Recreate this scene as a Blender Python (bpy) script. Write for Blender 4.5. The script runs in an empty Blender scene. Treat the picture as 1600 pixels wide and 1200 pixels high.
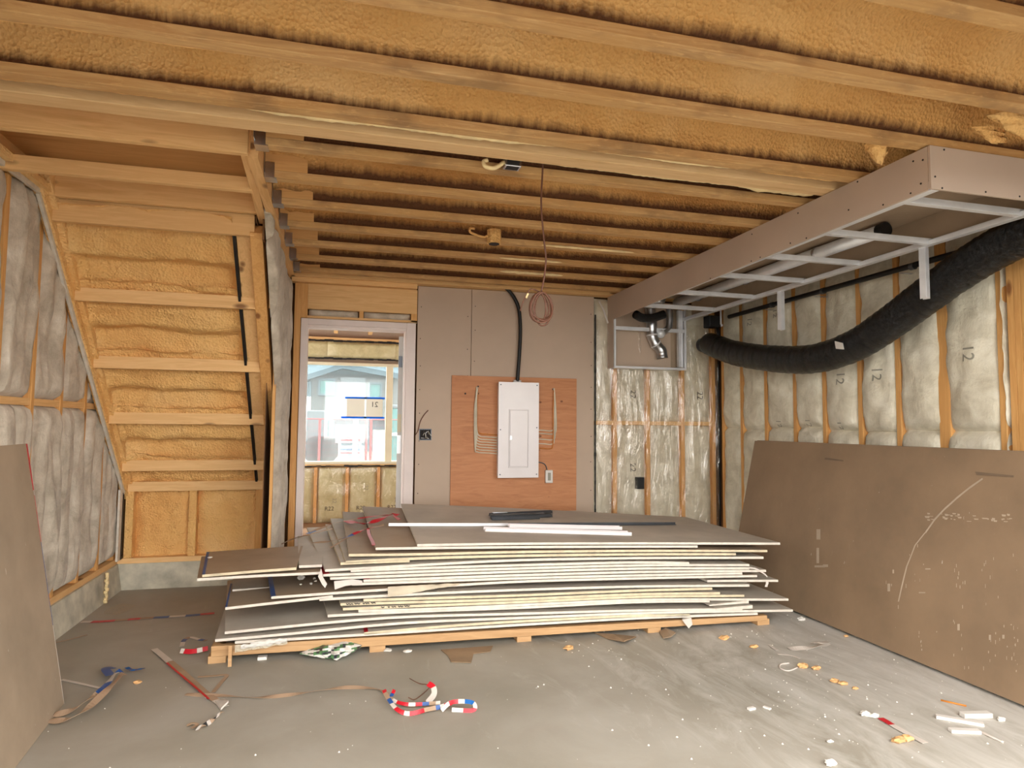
import bpy, math, random
from mathutils import Vector, Matrix, noise
random.seed(7)
SC = bpy.context.scene
COL = SC.collection
V = Vector

# ---------------------------------------------------------------- camera
F_PX, YAW, PITCH, ROLL = 1017.2, 0.25568, 0.063168, 0.008979
CAMP = V((0, 0, 1.3))
_f = V((math.sin(YAW) * math.cos(PITCH), math.cos(YAW) * math.cos(PITCH), math.sin(PITCH)))
_r = V((math.cos(YAW), -math.sin(YAW), 0))
_u = _r.cross(_f)
_c, _s = math.cos(ROLL), math.sin(ROLL)
RX, UX = _c * _r + _s * _u, -_s * _r + _c * _u
cd = bpy.data.cameras.new('camera')
cam = bpy.data.objects.new('camera', cd)
COL.objects.link(cam)
cd.sensor_fit = 'HORIZONTAL'
cd.sensor_width = 36
cd.lens = F_PX / 1600 * 36
cd.clip_start = 0.05
cd.clip_end = 300
cam.matrix_world = Matrix(((RX.x, UX.x, -_f.x, CAMP.x), (RX.y, UX.y, -_f.y, CAMP.y), (RX.z, UX.z, -_f.z, CAMP.z), (0, 0, 0, 1)))
SC.camera = cam

# ---------------------------------------------------------------- world, sun, exposure
world = bpy.data.worlds.new('world')
SC.world = world
world.use_nodes = True
wn = world.node_tree.nodes
bg = wn['Background']
bg.inputs[0].default_value = (1.0, 0.975, 0.93, 1)
bg.inputs[1].default_value = 7.0
sd = bpy.data.lights.new('sun', 'SUN')
sd.energy = 7.0
sd.angle = math.radians(6)
sd.color = (1, 0.95, 0.87)
sun = bpy.data.objects.new('sun', sd)
COL.objects.link(sun)
sun.location = (0, -10, 20)
sun.rotation_euler = V((0.35, -0.55, -1.1)).to_track_quat('-Z', 'Y').to_euler()
SC.view_settings.view_transform = 'Standard'
SC.view_settings.look = 'None'
SC.view_settings.gamma = 1
SC.view_settings.use_curve_mapping = False
SC.view_settings.exposure = 0.05
SC.cycles.max_bounces = 8
SC.cycles.diffuse_bounces = 5
SC.cycles.transparent_max_bounces = 10


# ---------------------------------------------------------------- geometry helpers
def ray(x, y):
    return RX * ((x - 800) / F_PX) + UX * (-(y - 600) / F_PX) + _f


def on(x, y, ax, val):
    """point of the plane axis=val seen in the photograph at (x, y)"""
    d = ray(x, y)
    return CAMP + d * ((val - CAMP[ax]) / d[ax])


def on_plane(x, y, p, n):
    d = ray(x, y)
    return CAMP + d * ((p - CAMP).dot(n) / d.dot(n))


def nz(x, y, z, s=1.0):
    return noise.noise(V((x * s, y * s, z * s)))


class MB:
    def __init__(s):
        s.v, s.f, s.m = [], [], []

    def add(s, vs, fs, mi=0):
        k = len(s.v)
        s.v += [V(p) for p in vs]
        for f in fs:
            s.f.append(tuple(i + k for i in f))
            s.m.append(mi)

    def hexa(s, p, mi=0):
        """8 points: bottom ring of 4 (ccw), top ring of 4"""
        s.add(p, [(3, 2, 1, 0), (4, 5, 6, 7), (0, 1, 5, 4), (1, 2, 6, 5), (2, 3, 7, 6), (3, 0, 4, 7)], mi)

    def box(s, a, b, mi=0):
        x0, y0, z0 = [min(a[i], b[i]) for i in range(3)]
        x1, y1, z1 = [max(a[i], b[i]) for i in range(3)]
        s.hexa([(x0, y0, z0), (x1, y0, z0), (x1, y1, z0), (x0, y1, z0), (x0, y0, z1), (x1, y0, z1), (x1, y1, z1), (x0, y1, z1)], mi)

    def beam(s, a, b, w, t, side=None, mi=0):
        """bar from a to b, w across 'side', t across the third direction"""
        a, b = V(a), V(b)
        d = (b - a).normalized()
        side = V(side) if side is not None else (V((0, 0, 1)).cross(d) if abs(d.z) < .95 else V((1, 0, 0)))
        side = (side - d * side.dot(d)).normalized()
        up = d.cross(side)
        s1, u1 = side * (w / 2), up * (t / 2)
        s.hexa([a - s1 - u1, a + s1 - u1, a + s1 + u1, a - s1 + u1, b - s1 - u1, b + s1 - u1, b + s1 + u1, b - s1 + u1], mi)

    def grid(s, fn, nu, nv, mi=0, flip=False):
        vs = [fn(i / nu, j / nv) for j in range(nv + 1) for i in range(nu + 1)]
        fs = []
        for j in range(nv):
            for i in range(nu):
                a = j * (nu + 1) + i
                q = (a, a + 1, a + nu + 2, a + nu + 1)
                fs.append(q[::-1] if flip else q)
        s.add(vs, fs, mi)

    def tube(s, pts, r, n=10, mi=0, cap=True, rfn=None):
        pts = [V(p) for p in pts]
        rings = []
        prev = None
        for i, p in enumerate(pts):
            d = (pts[min(i + 1, len(pts) - 1)] - pts[max(i - 1, 0)]).normalized()
            if prev is None:
                a = V((0, 0, 1)) if abs(d.z) < .9 else V((1, 0, 0))
                prev = d.cross(a).normalized()
            prev = (prev - d * prev.dot(d)).normalized()
            q = d.cross(prev)
            rr = rfn(i) if rfn else r
            rings.append([p + (prev * math.cos(t) + q * math.sin(t)) * rr for t in [2 * math.pi * k / n for k in range(n)]])
        vs = [p for r_ in rings for p in r_]
        fs = []
        for i in range(len(pts) - 1):
            for k in range(n):
                a, b = i * n + k, i * n + (k + 1) % n
                fs.append((a, b, b + n, a + n))
        if cap:
            fs.append(tuple(range(n))[::-1])
            fs.append(tuple((len(pts) - 1) * n + k for k in range(n)))
        s.add(vs, fs, mi)


def smooth_path(pts, n=8):
    """Catmull-Rom through the points"""
    P = [V(p) for p in pts]
    P = [P[0] * 2 - P[1]] + P + [P[-1] * 2 - P[-2]]
    out = []
    for i in range(1, len(P) - 2):
        for k in range(n):
            t = k / n
            out.append(0.5 * ((2 * P[i]) + (P[i + 1] - P[i - 1]) * t + (2 * P[i - 1] - 5 * P[i] + 4 * P[i + 1] - P[i + 2]) * t * t + (3 * P[i] - P[i - 1] - 3 * P[i + 1] + P[i + 2]) * t ** 3))
    out.append(P[-2])
    return out


def lin(c):
    return tuple((x / 12.92 if x <= .04045 else ((x + .055) / 1.055) ** 2.4) for x in [v / 255 for v in c])


def world_loc(o):
    p = V((0, 0, 0))
    while o is not None:
        p += o.location
        o = o.parent
    return p


def mesh_obj(name, mb, mats, parent=None, smooth=False, bevel=0, origin=None):
    me = bpy.data.meshes.new(name)
    off = world_loc(parent) if parent is not None else (V(origin) if origin is not None else V((0, 0, 0)))
    if parent is None and origin is None and mb.v:
        xs, ys, zs = [p.x for p in mb.v], [p.y for p in mb.v], [p.z for p in mb.v]
        off = V(((min(xs) + max(xs)) / 2, (min(ys) + max(ys)) / 2, min(zs)))
    me.from_pydata([tuple(p - off) for p in mb.v], [], mb.f)
    mats = mats if isinstance(mats, (list, tuple)) else [mats]
    for m in mats:
        me.materials.append(m)
    me.polygons.foreach_set('material_index', mb.m)
    if smooth:
        me.polygons.foreach_set('use_smooth', [True] * len(me.polygons))
    me.update()
    o = bpy.data.objects.new(name, me)
    COL.objects.link(o)
    if parent is None:
        o.location = off
    else:
        o.parent = parent
    if bevel:
        b = o.modifiers.new('bevel', 'BEVEL')
        b.width = bevel
        b.segments = 2
        b.limit_method = 'ANGLE'
    return o


def tag(o, label, cat, group=None):
    o['label'] = label
    o['category'] = cat
    if group:
        o['group'] = group
    return o


def thing(name, label, cat, loc, group=None):
    o = bpy.data.objects.new(name, None)
    COL.objects.link(o)
    o.location = loc
    o.empty_display_size = .1
    return tag(o, label, cat, group)


def struct(name, mb=None, mats=None, smooth=False, loc=(0, 0, 0)):
    if mb is None:
        o = bpy.data.objects.new(name, None)
        COL.objects.link(o)
        o.location = loc
    else:
        o = mesh_obj(name, mb, mats, None, smooth)
    o['kind'] = 'structure'
    return o


def box_obj(name, a, b, mat, parent=None, bevel=0):
    m = MB()
    m.box(a, b)
    return mesh_obj(name, m, mat, parent, bevel=bevel)


# ---------------------------------------------------------------- materials
def new_mat(name):
    m = bpy.data.materials.new(name)
    m.use_nodes = True
    nt = m.node_tree
    return m, nt, nt.nodes['Principled BSDF']


def ramp(nt, fac, cols, pos=None):
    r = nt.nodes.new('ShaderNodeValToRGB')
    e = r.color_ramp.elements
    n = len(cols)
    for i, c in enumerate(cols):
        p = pos[i] if pos else i / (n - 1)
        el = e[i] if i < 2 else e.new(p)
        el.position = p
        el.color = (*lin(c), 1)
    nt.links.new(fac, r.inputs[0])
    return r.outputs[0]


def coords(nt, scale=(1, 1, 1)):
    g = nt.nodes.new('ShaderNodeNewGeometry')
    mp = nt.nodes.new('ShaderNodeMapping')
    mp.inputs['Scale'].default_value = scale
    nt.links.new(g.outputs['Position'], mp.inputs[0])
    return mp.outputs[0]


def rand_coords(nt, scale=(1, 1, 1)):
    """position shifted by a random amount per object so that boards differ"""
    g = nt.nodes.new('ShaderNodeNewGeometry')
    oi = nt.nodes.new('ShaderNodeObjectInfo')
    mu = nt.nodes.new('ShaderNodeMath')
    mu.operation = 'MULTIPLY'
    mu.inputs[1].default_value = 37.0
    nt.links.new(oi.outputs['Random'], mu.inputs[0])
    ad = nt.nodes.new('ShaderNodeVectorMath')
    ad.operation = 'ADD'
    nt.links.new(g.outputs['Position'], ad.inputs[0])
    nt.links.new(mu.outputs[0], ad.inputs[1])
    mp = nt.nodes.new('ShaderNodeMapping')
    mp.inputs['Scale'].default_value = scale
    nt.links.new(ad.outputs[0], mp.inputs[0])
    return mp.outputs[0]


def tex_noise(nt, vec, scale, detail=4, rough=.55, dist=0):
    n = nt.nodes.new('ShaderNodeTexNoise')
    n.inputs['Scale'].default_value = scale
    n.inputs['Detail'].default_value = detail
    n.inputs['Roughness'].default_value = rough
    n.inputs['Distortion'].default_value = dist
    nt.links.new(vec, n.inputs['Vector'])
    return n.outputs[0]


def mix(nt, fac, a, b, mode='MIX'):
    m = nt.nodes.new('ShaderNodeMix')
    m.data_type = 'RGBA'
    m.blend_type = mode
    for i, s in ((0, fac), (6, a), (7, b)):
        if hasattr(s, 'is_output') or isinstance(s, bpy.types.NodeSocket):
            nt.links.new(s, m.inputs[i])
        elif i == 0:
            m.inputs[0].default_value = s
        else:
            m.inputs[i].default_value = (*lin(s), 1)
    return m.outputs[2]


def bump(nt, bsdf, h, strength=.5, dist=.01):
    b = nt.nodes.new('ShaderNodeBump')
    b.inputs['Strength'].default_value = strength
    b.inputs['Distance'].default_value = dist
    nt.links.new(h, b.inputs['Height'])
    nt.links.new(b.outputs[0], bsdf.inputs['Normal'])
    return b


def simple(name, col, rough=.6, metal=0, spec=None, var=.06, vscale=6):
    m, nt, b = new_mat(name)
    c2 = tuple(max(0, v * (1 - var)) for v in col)
    c3 = tuple(min(255, v * (1 + var)) for v in col)
    n = tex_noise(nt, coords(nt), vscale, 4)
    nt.links.new(ramp(nt, n, [c2, c3], [.3, .7]), b.inputs['Base Color'])
    b.inputs['Roughness'].default_value = rough
    b.inputs['Metallic'].default_value = metal
    if spec is not None:
        b.inputs['Specular IOR Level'].default_value = spec
    return m


def wood(name, axis, light, dark, knot=(110, 66, 30), knots=True, rough=.7):
    m, nt, b = new_mat(name)
    sc = [14, 14, 14]
    sc[axis] = .9
    v = rand_coords(nt, tuple(sc))
    n = tex_noise(nt, v, 1.6, 6, .6, .6)
    c = ramp(nt, n, [dark, light, tuple((a + b_) / 2 for a, b_ in zip(light, dark)), light], [.3, .47, .55, .7])
    if knots:
        sk = [6.5, 6.5, 6.5]
        sk[axis] = 2.6
        vo = nt.nodes.new('ShaderNodeTexVoronoi')
        vo.inputs['Scale'].default_value = 1.0
        nt.links.new(rand_coords(nt, tuple(sk)), vo.inputs['Vector'])
        kf = ramp(nt, vo.outputs['Distance'], [(235, 235, 235), (0, 0, 0)], [.07, .15])
        c = mix(nt, kf, c, knot)
    nt.links.new(c, b.inputs['Base Color'])
    b.inputs['Roughness'].default_value = rough
    bump(nt, b, n, .25, .002)
    return m


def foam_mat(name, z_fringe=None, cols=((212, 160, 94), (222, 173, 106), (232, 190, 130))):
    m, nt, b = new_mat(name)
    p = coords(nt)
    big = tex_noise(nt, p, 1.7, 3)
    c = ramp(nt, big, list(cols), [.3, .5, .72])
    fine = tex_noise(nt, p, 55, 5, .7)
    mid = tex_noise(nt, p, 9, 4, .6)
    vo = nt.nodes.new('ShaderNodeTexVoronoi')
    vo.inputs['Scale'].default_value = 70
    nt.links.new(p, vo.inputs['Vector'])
    if z_fringe is not None:
        # bare, browned web board left uncoated along the top of each joist flange
        st = tex_noise(nt, coords(nt, (38, 4, 3)), 1, 4, .6)
        lo = tex_noise(nt, coords(nt, (1.6, 1.1, 1)), 1, 2)
        g = nt.nodes.new('ShaderNodeNewGeometry')
        sx = nt.nodes.new('ShaderNodeSeparateXYZ')
        nt.links.new(g.outputs['Position'], sx.inputs[0])
        m1 = nt.nodes.new('ShaderNodeMath'); m1.operation = 'MULTIPLY_ADD'
        nt.links.new(st, m1.inputs[0]); m1.inputs[1].default_value = -.05
        nt.links.new(sx.outputs[2], m1.inputs[2])
        m2 = nt.nodes.new('ShaderNodeMath'); m2.operation = 'MULTIPLY_ADD'
        nt.links.new(lo, m2.inputs[0]); m2.inputs[1].default_value = -.05
        nt.links.new(m1.outputs[0], m2.inputs[2])
        m3 = nt.nodes.new('ShaderNodeMapRange')
        m3.inputs[1].default_value = z_fringe - .018; m3.inputs[2].default_value = z_fringe + .022
        m3.inputs[3].default_value = 1; m3.inputs[4].default_value = 0
        nt.links.new(m2.outputs[0], m3.inputs[0])
        c = mix(nt, m3.outputs[0], c, (96, 60, 32))
    nt.links.new(c, b.inputs['Base Color'])
    b.inputs['Roughness'].default_value = .62
    b.inputs['Specular IOR Level'].default_value = .3
    a = nt.nodes.new('ShaderNodeMath'); a.operation = 'MULTIPLY_ADD'
    nt.links.new(mid, a.inputs[0]); a.inputs[1].default_value = 1.6
    nt.links.new(vo.outputs['Distance'], a.inputs[2])
    a2 = nt.nodes.new('ShaderNodeMath'); a2.operation = 'ADD'
    nt.links.new(fine, a2.inputs[0]); nt.links.new(a.outputs[0], a2.inputs[1])
    bump(nt, b, a2.outputs[0], .75, .012)
    return m


def flange_mat():
    m, nt, b = new_mat('flange lumber')
    v = coords(nt, (1, 13, 13))
    n = tex_noise(nt, v, 1.6, 6, .6, .5)
    c = ramp(nt, n, [(174, 132, 84), (206, 166, 112), (190, 146, 94), (216, 178, 126)], [.3, .47, .55, .7])
    pt = tex_noise(nt, coords(nt, (1.3, 5, 5)), 1.4, 4, .6)
    c = mix(nt, ramp(nt, pt, [(0, 0, 0), (200, 200, 200)], [.42, .6]), c, (194, 148, 88))
    pd = tex_noise(nt, coords(nt, (2.1, 3, 3)), 1.7, 3, .6)
    c = mix(nt, ramp(nt, pd, [(0, 0, 0), (190, 190, 190)], [.52, .68]), c, (122, 92, 64))
    ps = tex_noise(nt, coords(nt, (6, 14, 20)), 3.0, 5, .7)
    c = mix(nt, ramp(nt, ps, [(0, 0, 0), (170, 170, 170)], [.56, .68]), c, (230, 188, 128))
    nt.links.new(c, b.inputs['Base Color'])
    b.inputs['Roughness'].default_value = .75
    bump(nt, b, n, .3, .003)
    return m


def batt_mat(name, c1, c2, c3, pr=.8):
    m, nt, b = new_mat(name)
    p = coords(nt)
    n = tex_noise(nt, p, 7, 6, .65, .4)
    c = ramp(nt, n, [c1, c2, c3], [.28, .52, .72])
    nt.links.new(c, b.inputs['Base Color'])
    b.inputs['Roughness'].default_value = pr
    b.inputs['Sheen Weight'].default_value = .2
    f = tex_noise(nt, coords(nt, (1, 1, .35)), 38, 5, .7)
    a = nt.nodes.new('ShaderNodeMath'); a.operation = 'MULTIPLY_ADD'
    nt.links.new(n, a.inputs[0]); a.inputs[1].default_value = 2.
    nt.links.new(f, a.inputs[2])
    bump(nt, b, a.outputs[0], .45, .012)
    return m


def floor_mat():
    m, nt, b = new_mat('dusty concrete')
    p = coords(nt)
    n1 = tex_noise(nt, p, 1.2, 6, .6, .4)
    c = ramp(nt, n1, [(143, 138, 125), (158, 152, 140), (173, 168, 158)], [.3, .5, .72])
    n2 = tex_noise(nt, coords(nt, (2.2, .7, 1)), 2.4, 7, .7, 1.2)
    # plaster dust: thicker towards the leaning boards on the right
    sx = nt.nodes.new('ShaderNodeSeparateXYZ')
    nt.links.new(p, sx.inputs[0])
    mr = nt.nodes.new('ShaderNodeMapRange')
    mr.inputs[1].default_value = .8; mr.inputs[2].default_value = 3.1
    mr.inputs[3].default_value = -.2; mr.inputs[4].default_value = .22
    nt.links.new(sx.outputs[0], mr.inputs[0])
    ad = nt.nodes.new('ShaderNodeMath'); ad.operation = 'ADD'
    nt.links.new(n2, ad.inputs[0]); nt.links.new(mr.outputs[0], ad.inputs[1])
    c = mix(nt, ramp(nt, ad.outputs[0], [(0, 0, 0), (225, 225, 225)], [.42, .78]), c, (206, 203, 197))
    n3 = tex_noise(nt, p, 90, 3, .6)
    c = mix(nt, ramp(nt, n3, [(0, 0, 0), (90, 90, 90)], [.62, .75]), c, (190, 186, 178))
    nt.links.new(c, b.inputs['Base Color'])
    rr = nt.nodes.new('ShaderNodeMapRange')
    rr.inputs[3].default_value = .42; rr.inputs[4].default_value = .8
    nt.links.new(n1, rr.inputs[0])
    nt.links.new(rr.outputs[0], b.inputs['Roughness'])
    bump(nt, b, n3, .12, .003)
    return m


def board_mat(name, base, scuffs=True, grain=1):
    """paper face of a plasterboard; scuffs are chalky rubs in the paper"""
    m, nt, b = new_mat(name)
    p = coords(nt)
    n = tex_noise(nt, p, 2.2, 5, .6)
    c = ramp(nt, n, [tuple(v * .93 for v in base), tuple(min(255, v * 1.05) for v in base)], [.35, .65])
    if scuffs:
        s1 = tex_noise(nt, coords(nt, (9, 9, 1.2)), 2.6, 6, .75)
        c = mix(nt, ramp(nt, s1, [(0, 0, 0), (120, 120, 120)], [.62, .8]), c, (186, 168, 146))
        s2 = tex_noise(nt, coords(nt, (30, 30, 9)), 1.2, 3, .6)
        c = mix(nt, ramp(nt, s2, [(0, 0, 0), (200, 200, 200)], [.735, .76]), c, (222, 214, 202))
    nt.links.new(c, b.inputs['Base Color'])
    b.inputs['Roughness'].default_value = .6
    b.inputs['Specular IOR Level'].default_value = .35
    return m


M = {}
M['foam'] = foam_mat('spray foam', 2.53 + .018)
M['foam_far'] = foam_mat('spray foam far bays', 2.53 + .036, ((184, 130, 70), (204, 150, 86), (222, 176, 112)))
M['foam_plain'] = foam_mat('spray foam plain', None, ((234, 178, 108), (241, 192, 122), (247, 206, 144)))
M['crumb'] = simple('foam crumb', (204, 160, 108), .8, var=.14, vscale=30)
M['cream'] = simple('foam overspill', (240, 214, 162), .7, var=.08, vscale=12)
M['flange'] = flange_mat()
M['wood_x'] = wood('spruce along x', 0, (236, 194, 136), (218, 170, 110))
M['beam'] = wood('beam lumber', 0, (228, 192, 142), (206, 166, 114), knots=False)
M['wood_y'] = wood('spruce along y', 1, (234, 190, 132), (214, 166, 106))
M['wood_z'] = wood('spruce along z', 2, (222, 168, 98), (194, 136, 70))
M['stud_z'] = wood('stud lumber', 2, (224, 172, 106), (200, 142, 78), knot=(120, 64, 24))
M['pallet'] = wood('skid lumber', 0, (190, 152, 108), (164, 124, 82))
M['osb'] = wood('web board', 0, (120, 80, 44), (92, 58, 30), knots=False)
M['osb2'] = wood('browned board', 0, (150, 108, 68), (118, 82, 50), knots=False)
M['stiff'] = wood('blocking panel', 0, (216, 168, 108), (196, 146, 86), knots=False)
M['sheath'] = simple('sheathing', (120, 84, 50), .8)
M['dark'] = simple('sealant and gap shade', (22, 20, 20), .6)
M['concrete'] = simple('curb concrete', (190, 184, 166), .85, var=.14, vscale=7)
M['floor'] = floor_mat()
M['drive'] = simple('driveway', (108, 106, 101), .9, vscale=1)
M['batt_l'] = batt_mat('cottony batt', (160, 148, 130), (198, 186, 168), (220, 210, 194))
M['batt_r'] = batt_mat('waxy batt', (190, 181, 158), (218, 211, 190), (234, 229, 212), .6)
M['batt_b'] = batt_mat('yellowed batt', (176, 166, 124), (200, 191, 148), (214, 207, 172), .4)
M['gyp_grey'] = board_mat('grey board face', (190, 181, 168))
M['gyp_brown'] = board_mat('brown board face', (160, 140, 118))
M['gyp_lean'] = board_mat('leaning board face', (138, 115, 91))
M['gyp_leanl'] = board_mat('left leaning board face', (160, 143, 123))
M['gyp_wall'] = simple('wall board face', (190, 169, 149), .65, var=.03, vscale=2)
M['gyp_soffit'] = simple('soffit board face', (190, 172, 156), .6, var=.03, vscale=2)
M['gyp_edge'] = simple('board edge', (208, 200, 187), .7, var=.06, vscale=20)
M['gyp_edge2'] = simple('board edge cream', (202, 188, 158), .7, var=.08, vscale=20)
M['plaster'] = simple('broken plaster', (214, 210, 202), .8)
M['paper'] = simple('torn board paper', (190, 178, 156), .8, var=.1)
M['metal'] = simple('galvanised steel', (196, 198, 202), .28, 1, var=.12, vscale=9)
M['metal_lt'] = simple('bright steel', (232, 234, 238), .34, .35, var=.05)
M['metal_dk'] = simple('dark steel', (92, 96, 102), .35, .8)
M['black'] = simple('black plastic', (10, 10, 11), .5)
M['white'] = simple('white enamel', (228, 222, 222), .2, var=.01)
M['whitep'] = simple('white plastic', (216, 212, 206), .4, var=.02)
M['trim'] = simple('painted trim', (226, 212, 206), .45, var=.02)
M['doorm'] = simple('door skin', (206, 206, 204), .5, var=.02)
M['vinyl'] = simple('vinyl frame', (212, 204, 178), .45, var=.02)
M['red'] = simple('red tape', (184, 24, 40), .4)
M['blue'] = simple('blue tape', (38, 78, 140), .4)
M['bluetape'] = simple('painter tape', (30, 122, 196), .5)
M['wht_tape'] = simple('white tape', (200, 191, 182), .45)
M['tan'] = simple('tan paper tape', (160, 134, 110), .6)
M['brownw'] = simple('brown cable', (104, 66, 48), .5)
M['cable_w'] = simple('white cable', (208, 200, 180), .5)
M['cable_o'] = simple('orange cable', (196, 120, 40), .5)
M['print'] = simple('print ink', (150, 146, 132), .8)
M['stamp'] = simple('stamp ink', (84, 82, 76), .8)
M['ink'] = simple('black ink', (38, 34, 34), .8)
M['card'] = simple('cardboard', (140, 116, 90), .85, var=.1)
M['sheetpaper'] = simple('notice paper', (205, 200, 190), .8)
M['teal'] = simple('teal panel', (44, 100, 96), .5)
M['orange_net'] = simple('red net', (150, 34, 32), .6)
M['siding'] = simple('house siding', (88, 84, 81), .8, var=.03)
M['siding_w'] = simple('pale siding', (90, 92, 95), .8, var=.02)
M['white_out'] = simple('outdoor white', (140, 142, 146), .6)
M['roofm'] = simple('house roof', (66, 80, 88), .9, var=.08)
M['gravel'] = simple('rough ground', (84, 78, 70), .95, var=.3, vscale=3)
M['bagc'] = simple('green bag print', (86, 128, 84), .45, var=.25, vscale=30)

# corrugated black flexible duct
m, nt, b = new_mat('black duct')
b.inputs['Base Color'].default_value = (*lin((9, 9, 10)), 1)
b.inputs['Roughness'].default_value = .2
bump(nt, b, tex_noise(nt, coords(nt, (1, 1, 1)), 20, 5, .75, 2.5), .9, .022)
M['duct'] = m
# plywood
m, nt, b = new_mat('plywood')
n = tex_noise(nt, coords(nt, (2.2, 9, 15)), 1.6, 6, .6, 1.4)
c = ramp(nt, n, [(180, 118, 76), (192, 130, 86), (202, 142, 98)], [.3, .5, .72])
vo = nt.nodes.new('ShaderNodeTexVoronoi'); vo.inputs['Scale'].default_value = 1
nt.links.new(coords(nt, (6, 6, 8)), vo.inputs['Vector'])
c = mix(nt, ramp(nt, vo.outputs['Distance'], [(230, 230, 230), (0, 0, 0)], [.05, .1]), c, (96, 50, 26))
nt.links.new(c, b.inputs['Base Color'])
b.inputs['Roughness'].default_value = .6
bump(nt, b, n, .2, .002)
M['plywood'] = m
# clear poly vapour barrier
m, nt, b = new_mat('poly sheet')
nt.nodes.remove(b)
out = nt.nodes['Material Output']
tr = nt.nodes.new('ShaderNodeBsdfTransparent')
tr.inputs[0].default_value = (.97, .96, .94, 1)
gl = nt.nodes.new('ShaderNodeBsdfGlossy')
gl.inputs['Roughness'].default_value = .16
gl.inputs['Color'].default_value = (1, .96, .93, 1)
mx = nt.nodes.new('ShaderNodeMixShader')
mx.inputs[0].default_value = .13
bp = nt.nodes.new('ShaderNodeBump')
bp.inputs['Strength'].default_value = .8
bp.inputs['Distance'].default_value = .02
nt.links.new(tex_noise(nt, coords(nt, (9, 9, 2.2)), 1.8, 4, .6, 1.2), bp.inputs['Height'])
nt.links.new(bp.outputs[0], gl.inputs['Normal'])
nt.links.new(tr.outputs[0], mx.inputs[1]); nt.links.new(gl.outputs[0], mx.inputs[2]); nt.links.new(mx.outputs[0], out.inputs[0])
M['poly'] = m
# window glass with the washed-out brightness mixed in as a translucent haze
m, nt, b = new_mat('window glass')
nt.nodes.remove(b)
out = nt.nodes['Material Output']
tr = nt.nodes.new('ShaderNodeBsdfTransparent')
tr.inputs[0].default_value = (.9, .97, .98, 1)
gl = nt.nodes.new('ShaderNodeBsdfGlossy'); gl.inputs['Roughness'].default_value = .03
df = nt.nodes.new('ShaderNodeBsdfTranslucent'); df.inputs[0].default_value = (.9, .97, 1, 1)
m1 = nt.nodes.new('ShaderNodeMixShader'); m1.inputs[0].default_value = .05
m2 = nt.nodes.new('ShaderNodeMixShader'); m2.inputs[0].default_value = .045
nt.links.new(tr.outputs[0], m1.inputs[1]); nt.links.new(gl.outputs[0], m1.inputs[2])
nt.links.new(m1.outputs[0], m2.inputs[1]); nt.links.new(df.outputs[0], m2.inputs[2]); nt.links.new(m2.outputs[0], out.inputs[0])
M['glass'] = m



def backlit(name, col, k=.6):
    m, nt, b = new_mat(name)
    b.inputs['Base Color'].default_value = (*lin(col), 1)
    b.inputs['Roughness'].default_value = .6
    t_ = nt.nodes.new('ShaderNodeBsdfTranslucent'); t_.inputs[0].default_value = (*lin(col), 1)
    x_ = nt.nodes.new('ShaderNodeMixShader'); x_.inputs[0].default_value = k
    nt.links.new(b.outputs[0], x_.inputs[1]); nt.links.new(t_.outputs[0], x_.inputs[2]); nt.links.new(x_.outputs[0], nt.nodes['Material Output'].inputs[0])
    return m


M['bluetape'] = backlit('painter tape', (30, 130, 214), .6)
M['sheetpaper'] = backlit('notice paper', (214, 208, 198), .4)
# ================================================================ STRUCTURE
ZC = 2.53          # underside of the joists
YB = 5.75          # face of the back wall framing
XL, XR = -1.66, 3.62
YO = .95           # unseen garage opening, brought forward so daylight reaches the floor

fl = MB()
fl.grid(lambda u, v: V((-1.9 + 5.75 * u, YO - .12 + (5.92 - YO) * v, 0)), 8, 8)
struct('floor', fl, M['floor'])
g = MB(); g.box((-30, -40, -.12), (30, YO - .12, -.012))
struct('driveway_ground', g, M['drive'])

# ---- ceiling: I-joists, foam in every bay, flush beam, deck above
ceil = struct('ceiling', loc=(0, 0, ZC))
box_obj('subfloor_deck', (-1.95, YO - .1, 2.83), (3.85, 5.9, 2.87), M['osb'], ceil)
JW = .063


def joist(yc, x0, x1, stiff=False):
    m_ = MB(); m_.box((x0, yc - JW / 2, ZC), (x1, yc + JW / 2, ZC + .038))
    j = mesh_obj('joist', m_, M['flange'], ceil, bevel=.003)
    w_ = MB(); w_.box((x0, yc - .006, ZC + .038), (x1, yc + .006, 2.83))
    mesh_obj('joist_web', w_, M['osb'], j)
    if stiff:
        s_ = MB(); s_.box((x0, yc - .030, ZC + .038), (x0 + .20 + .02 * random.random(), yc - .008, 2.80))
        mesh_obj('web_stiffener', s_, M['stiff'], j)
    return j


def foam_bay(y0, y1, x0, x1, seed, big=1.0, mt='foam'):
    """foam between the web at y0 and the web at y1 (the far one faces the door opening)"""
    W = y1 - y0
    prof = [(.008, .045), (.012, .11), (.03, .165), (.10, .195), (W * .5, .2), (W * .75, .19), (W - .075, .165), (W - .046, .13), (W - .032, .10), (W - .024, .075), (W - .018, .055), (W - .014, .038)]
    nu = max(8, int((x1 - x0) / .028))
    n = len(prof) - 1

    def fn(u, v):
        k = v * n
        i = min(int(k), n - 1)
        t = k - i
        a, b_ = prof[i], prof[i + 1]
        yy, zz = a[0] + (b_[0] - a[0]) * t, a[1] + (b_[1] - a[1]) * t
        x = x0 + (x1 - x0) * u
        amp = min(1, (n - k) / 3.0) * min(1, k / 1.5)
        d = (.020 * nz(x * 1.3, yy * 5, seed * 7.1) + .014 * nz(x * 5, yy * 9 + 3, seed * 3.3) + .006 * nz(x * 16, zz * 22, seed)) * amp * big
        return V((x, min(y0 + yy - d * .8, y1 - .009), ZC + zz - d))
    m_ = MB(); m_.grid(fn, nu, n * 2)
    mesh_obj('spray_foam', m_, M[mt], ceil, smooth=True)


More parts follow.
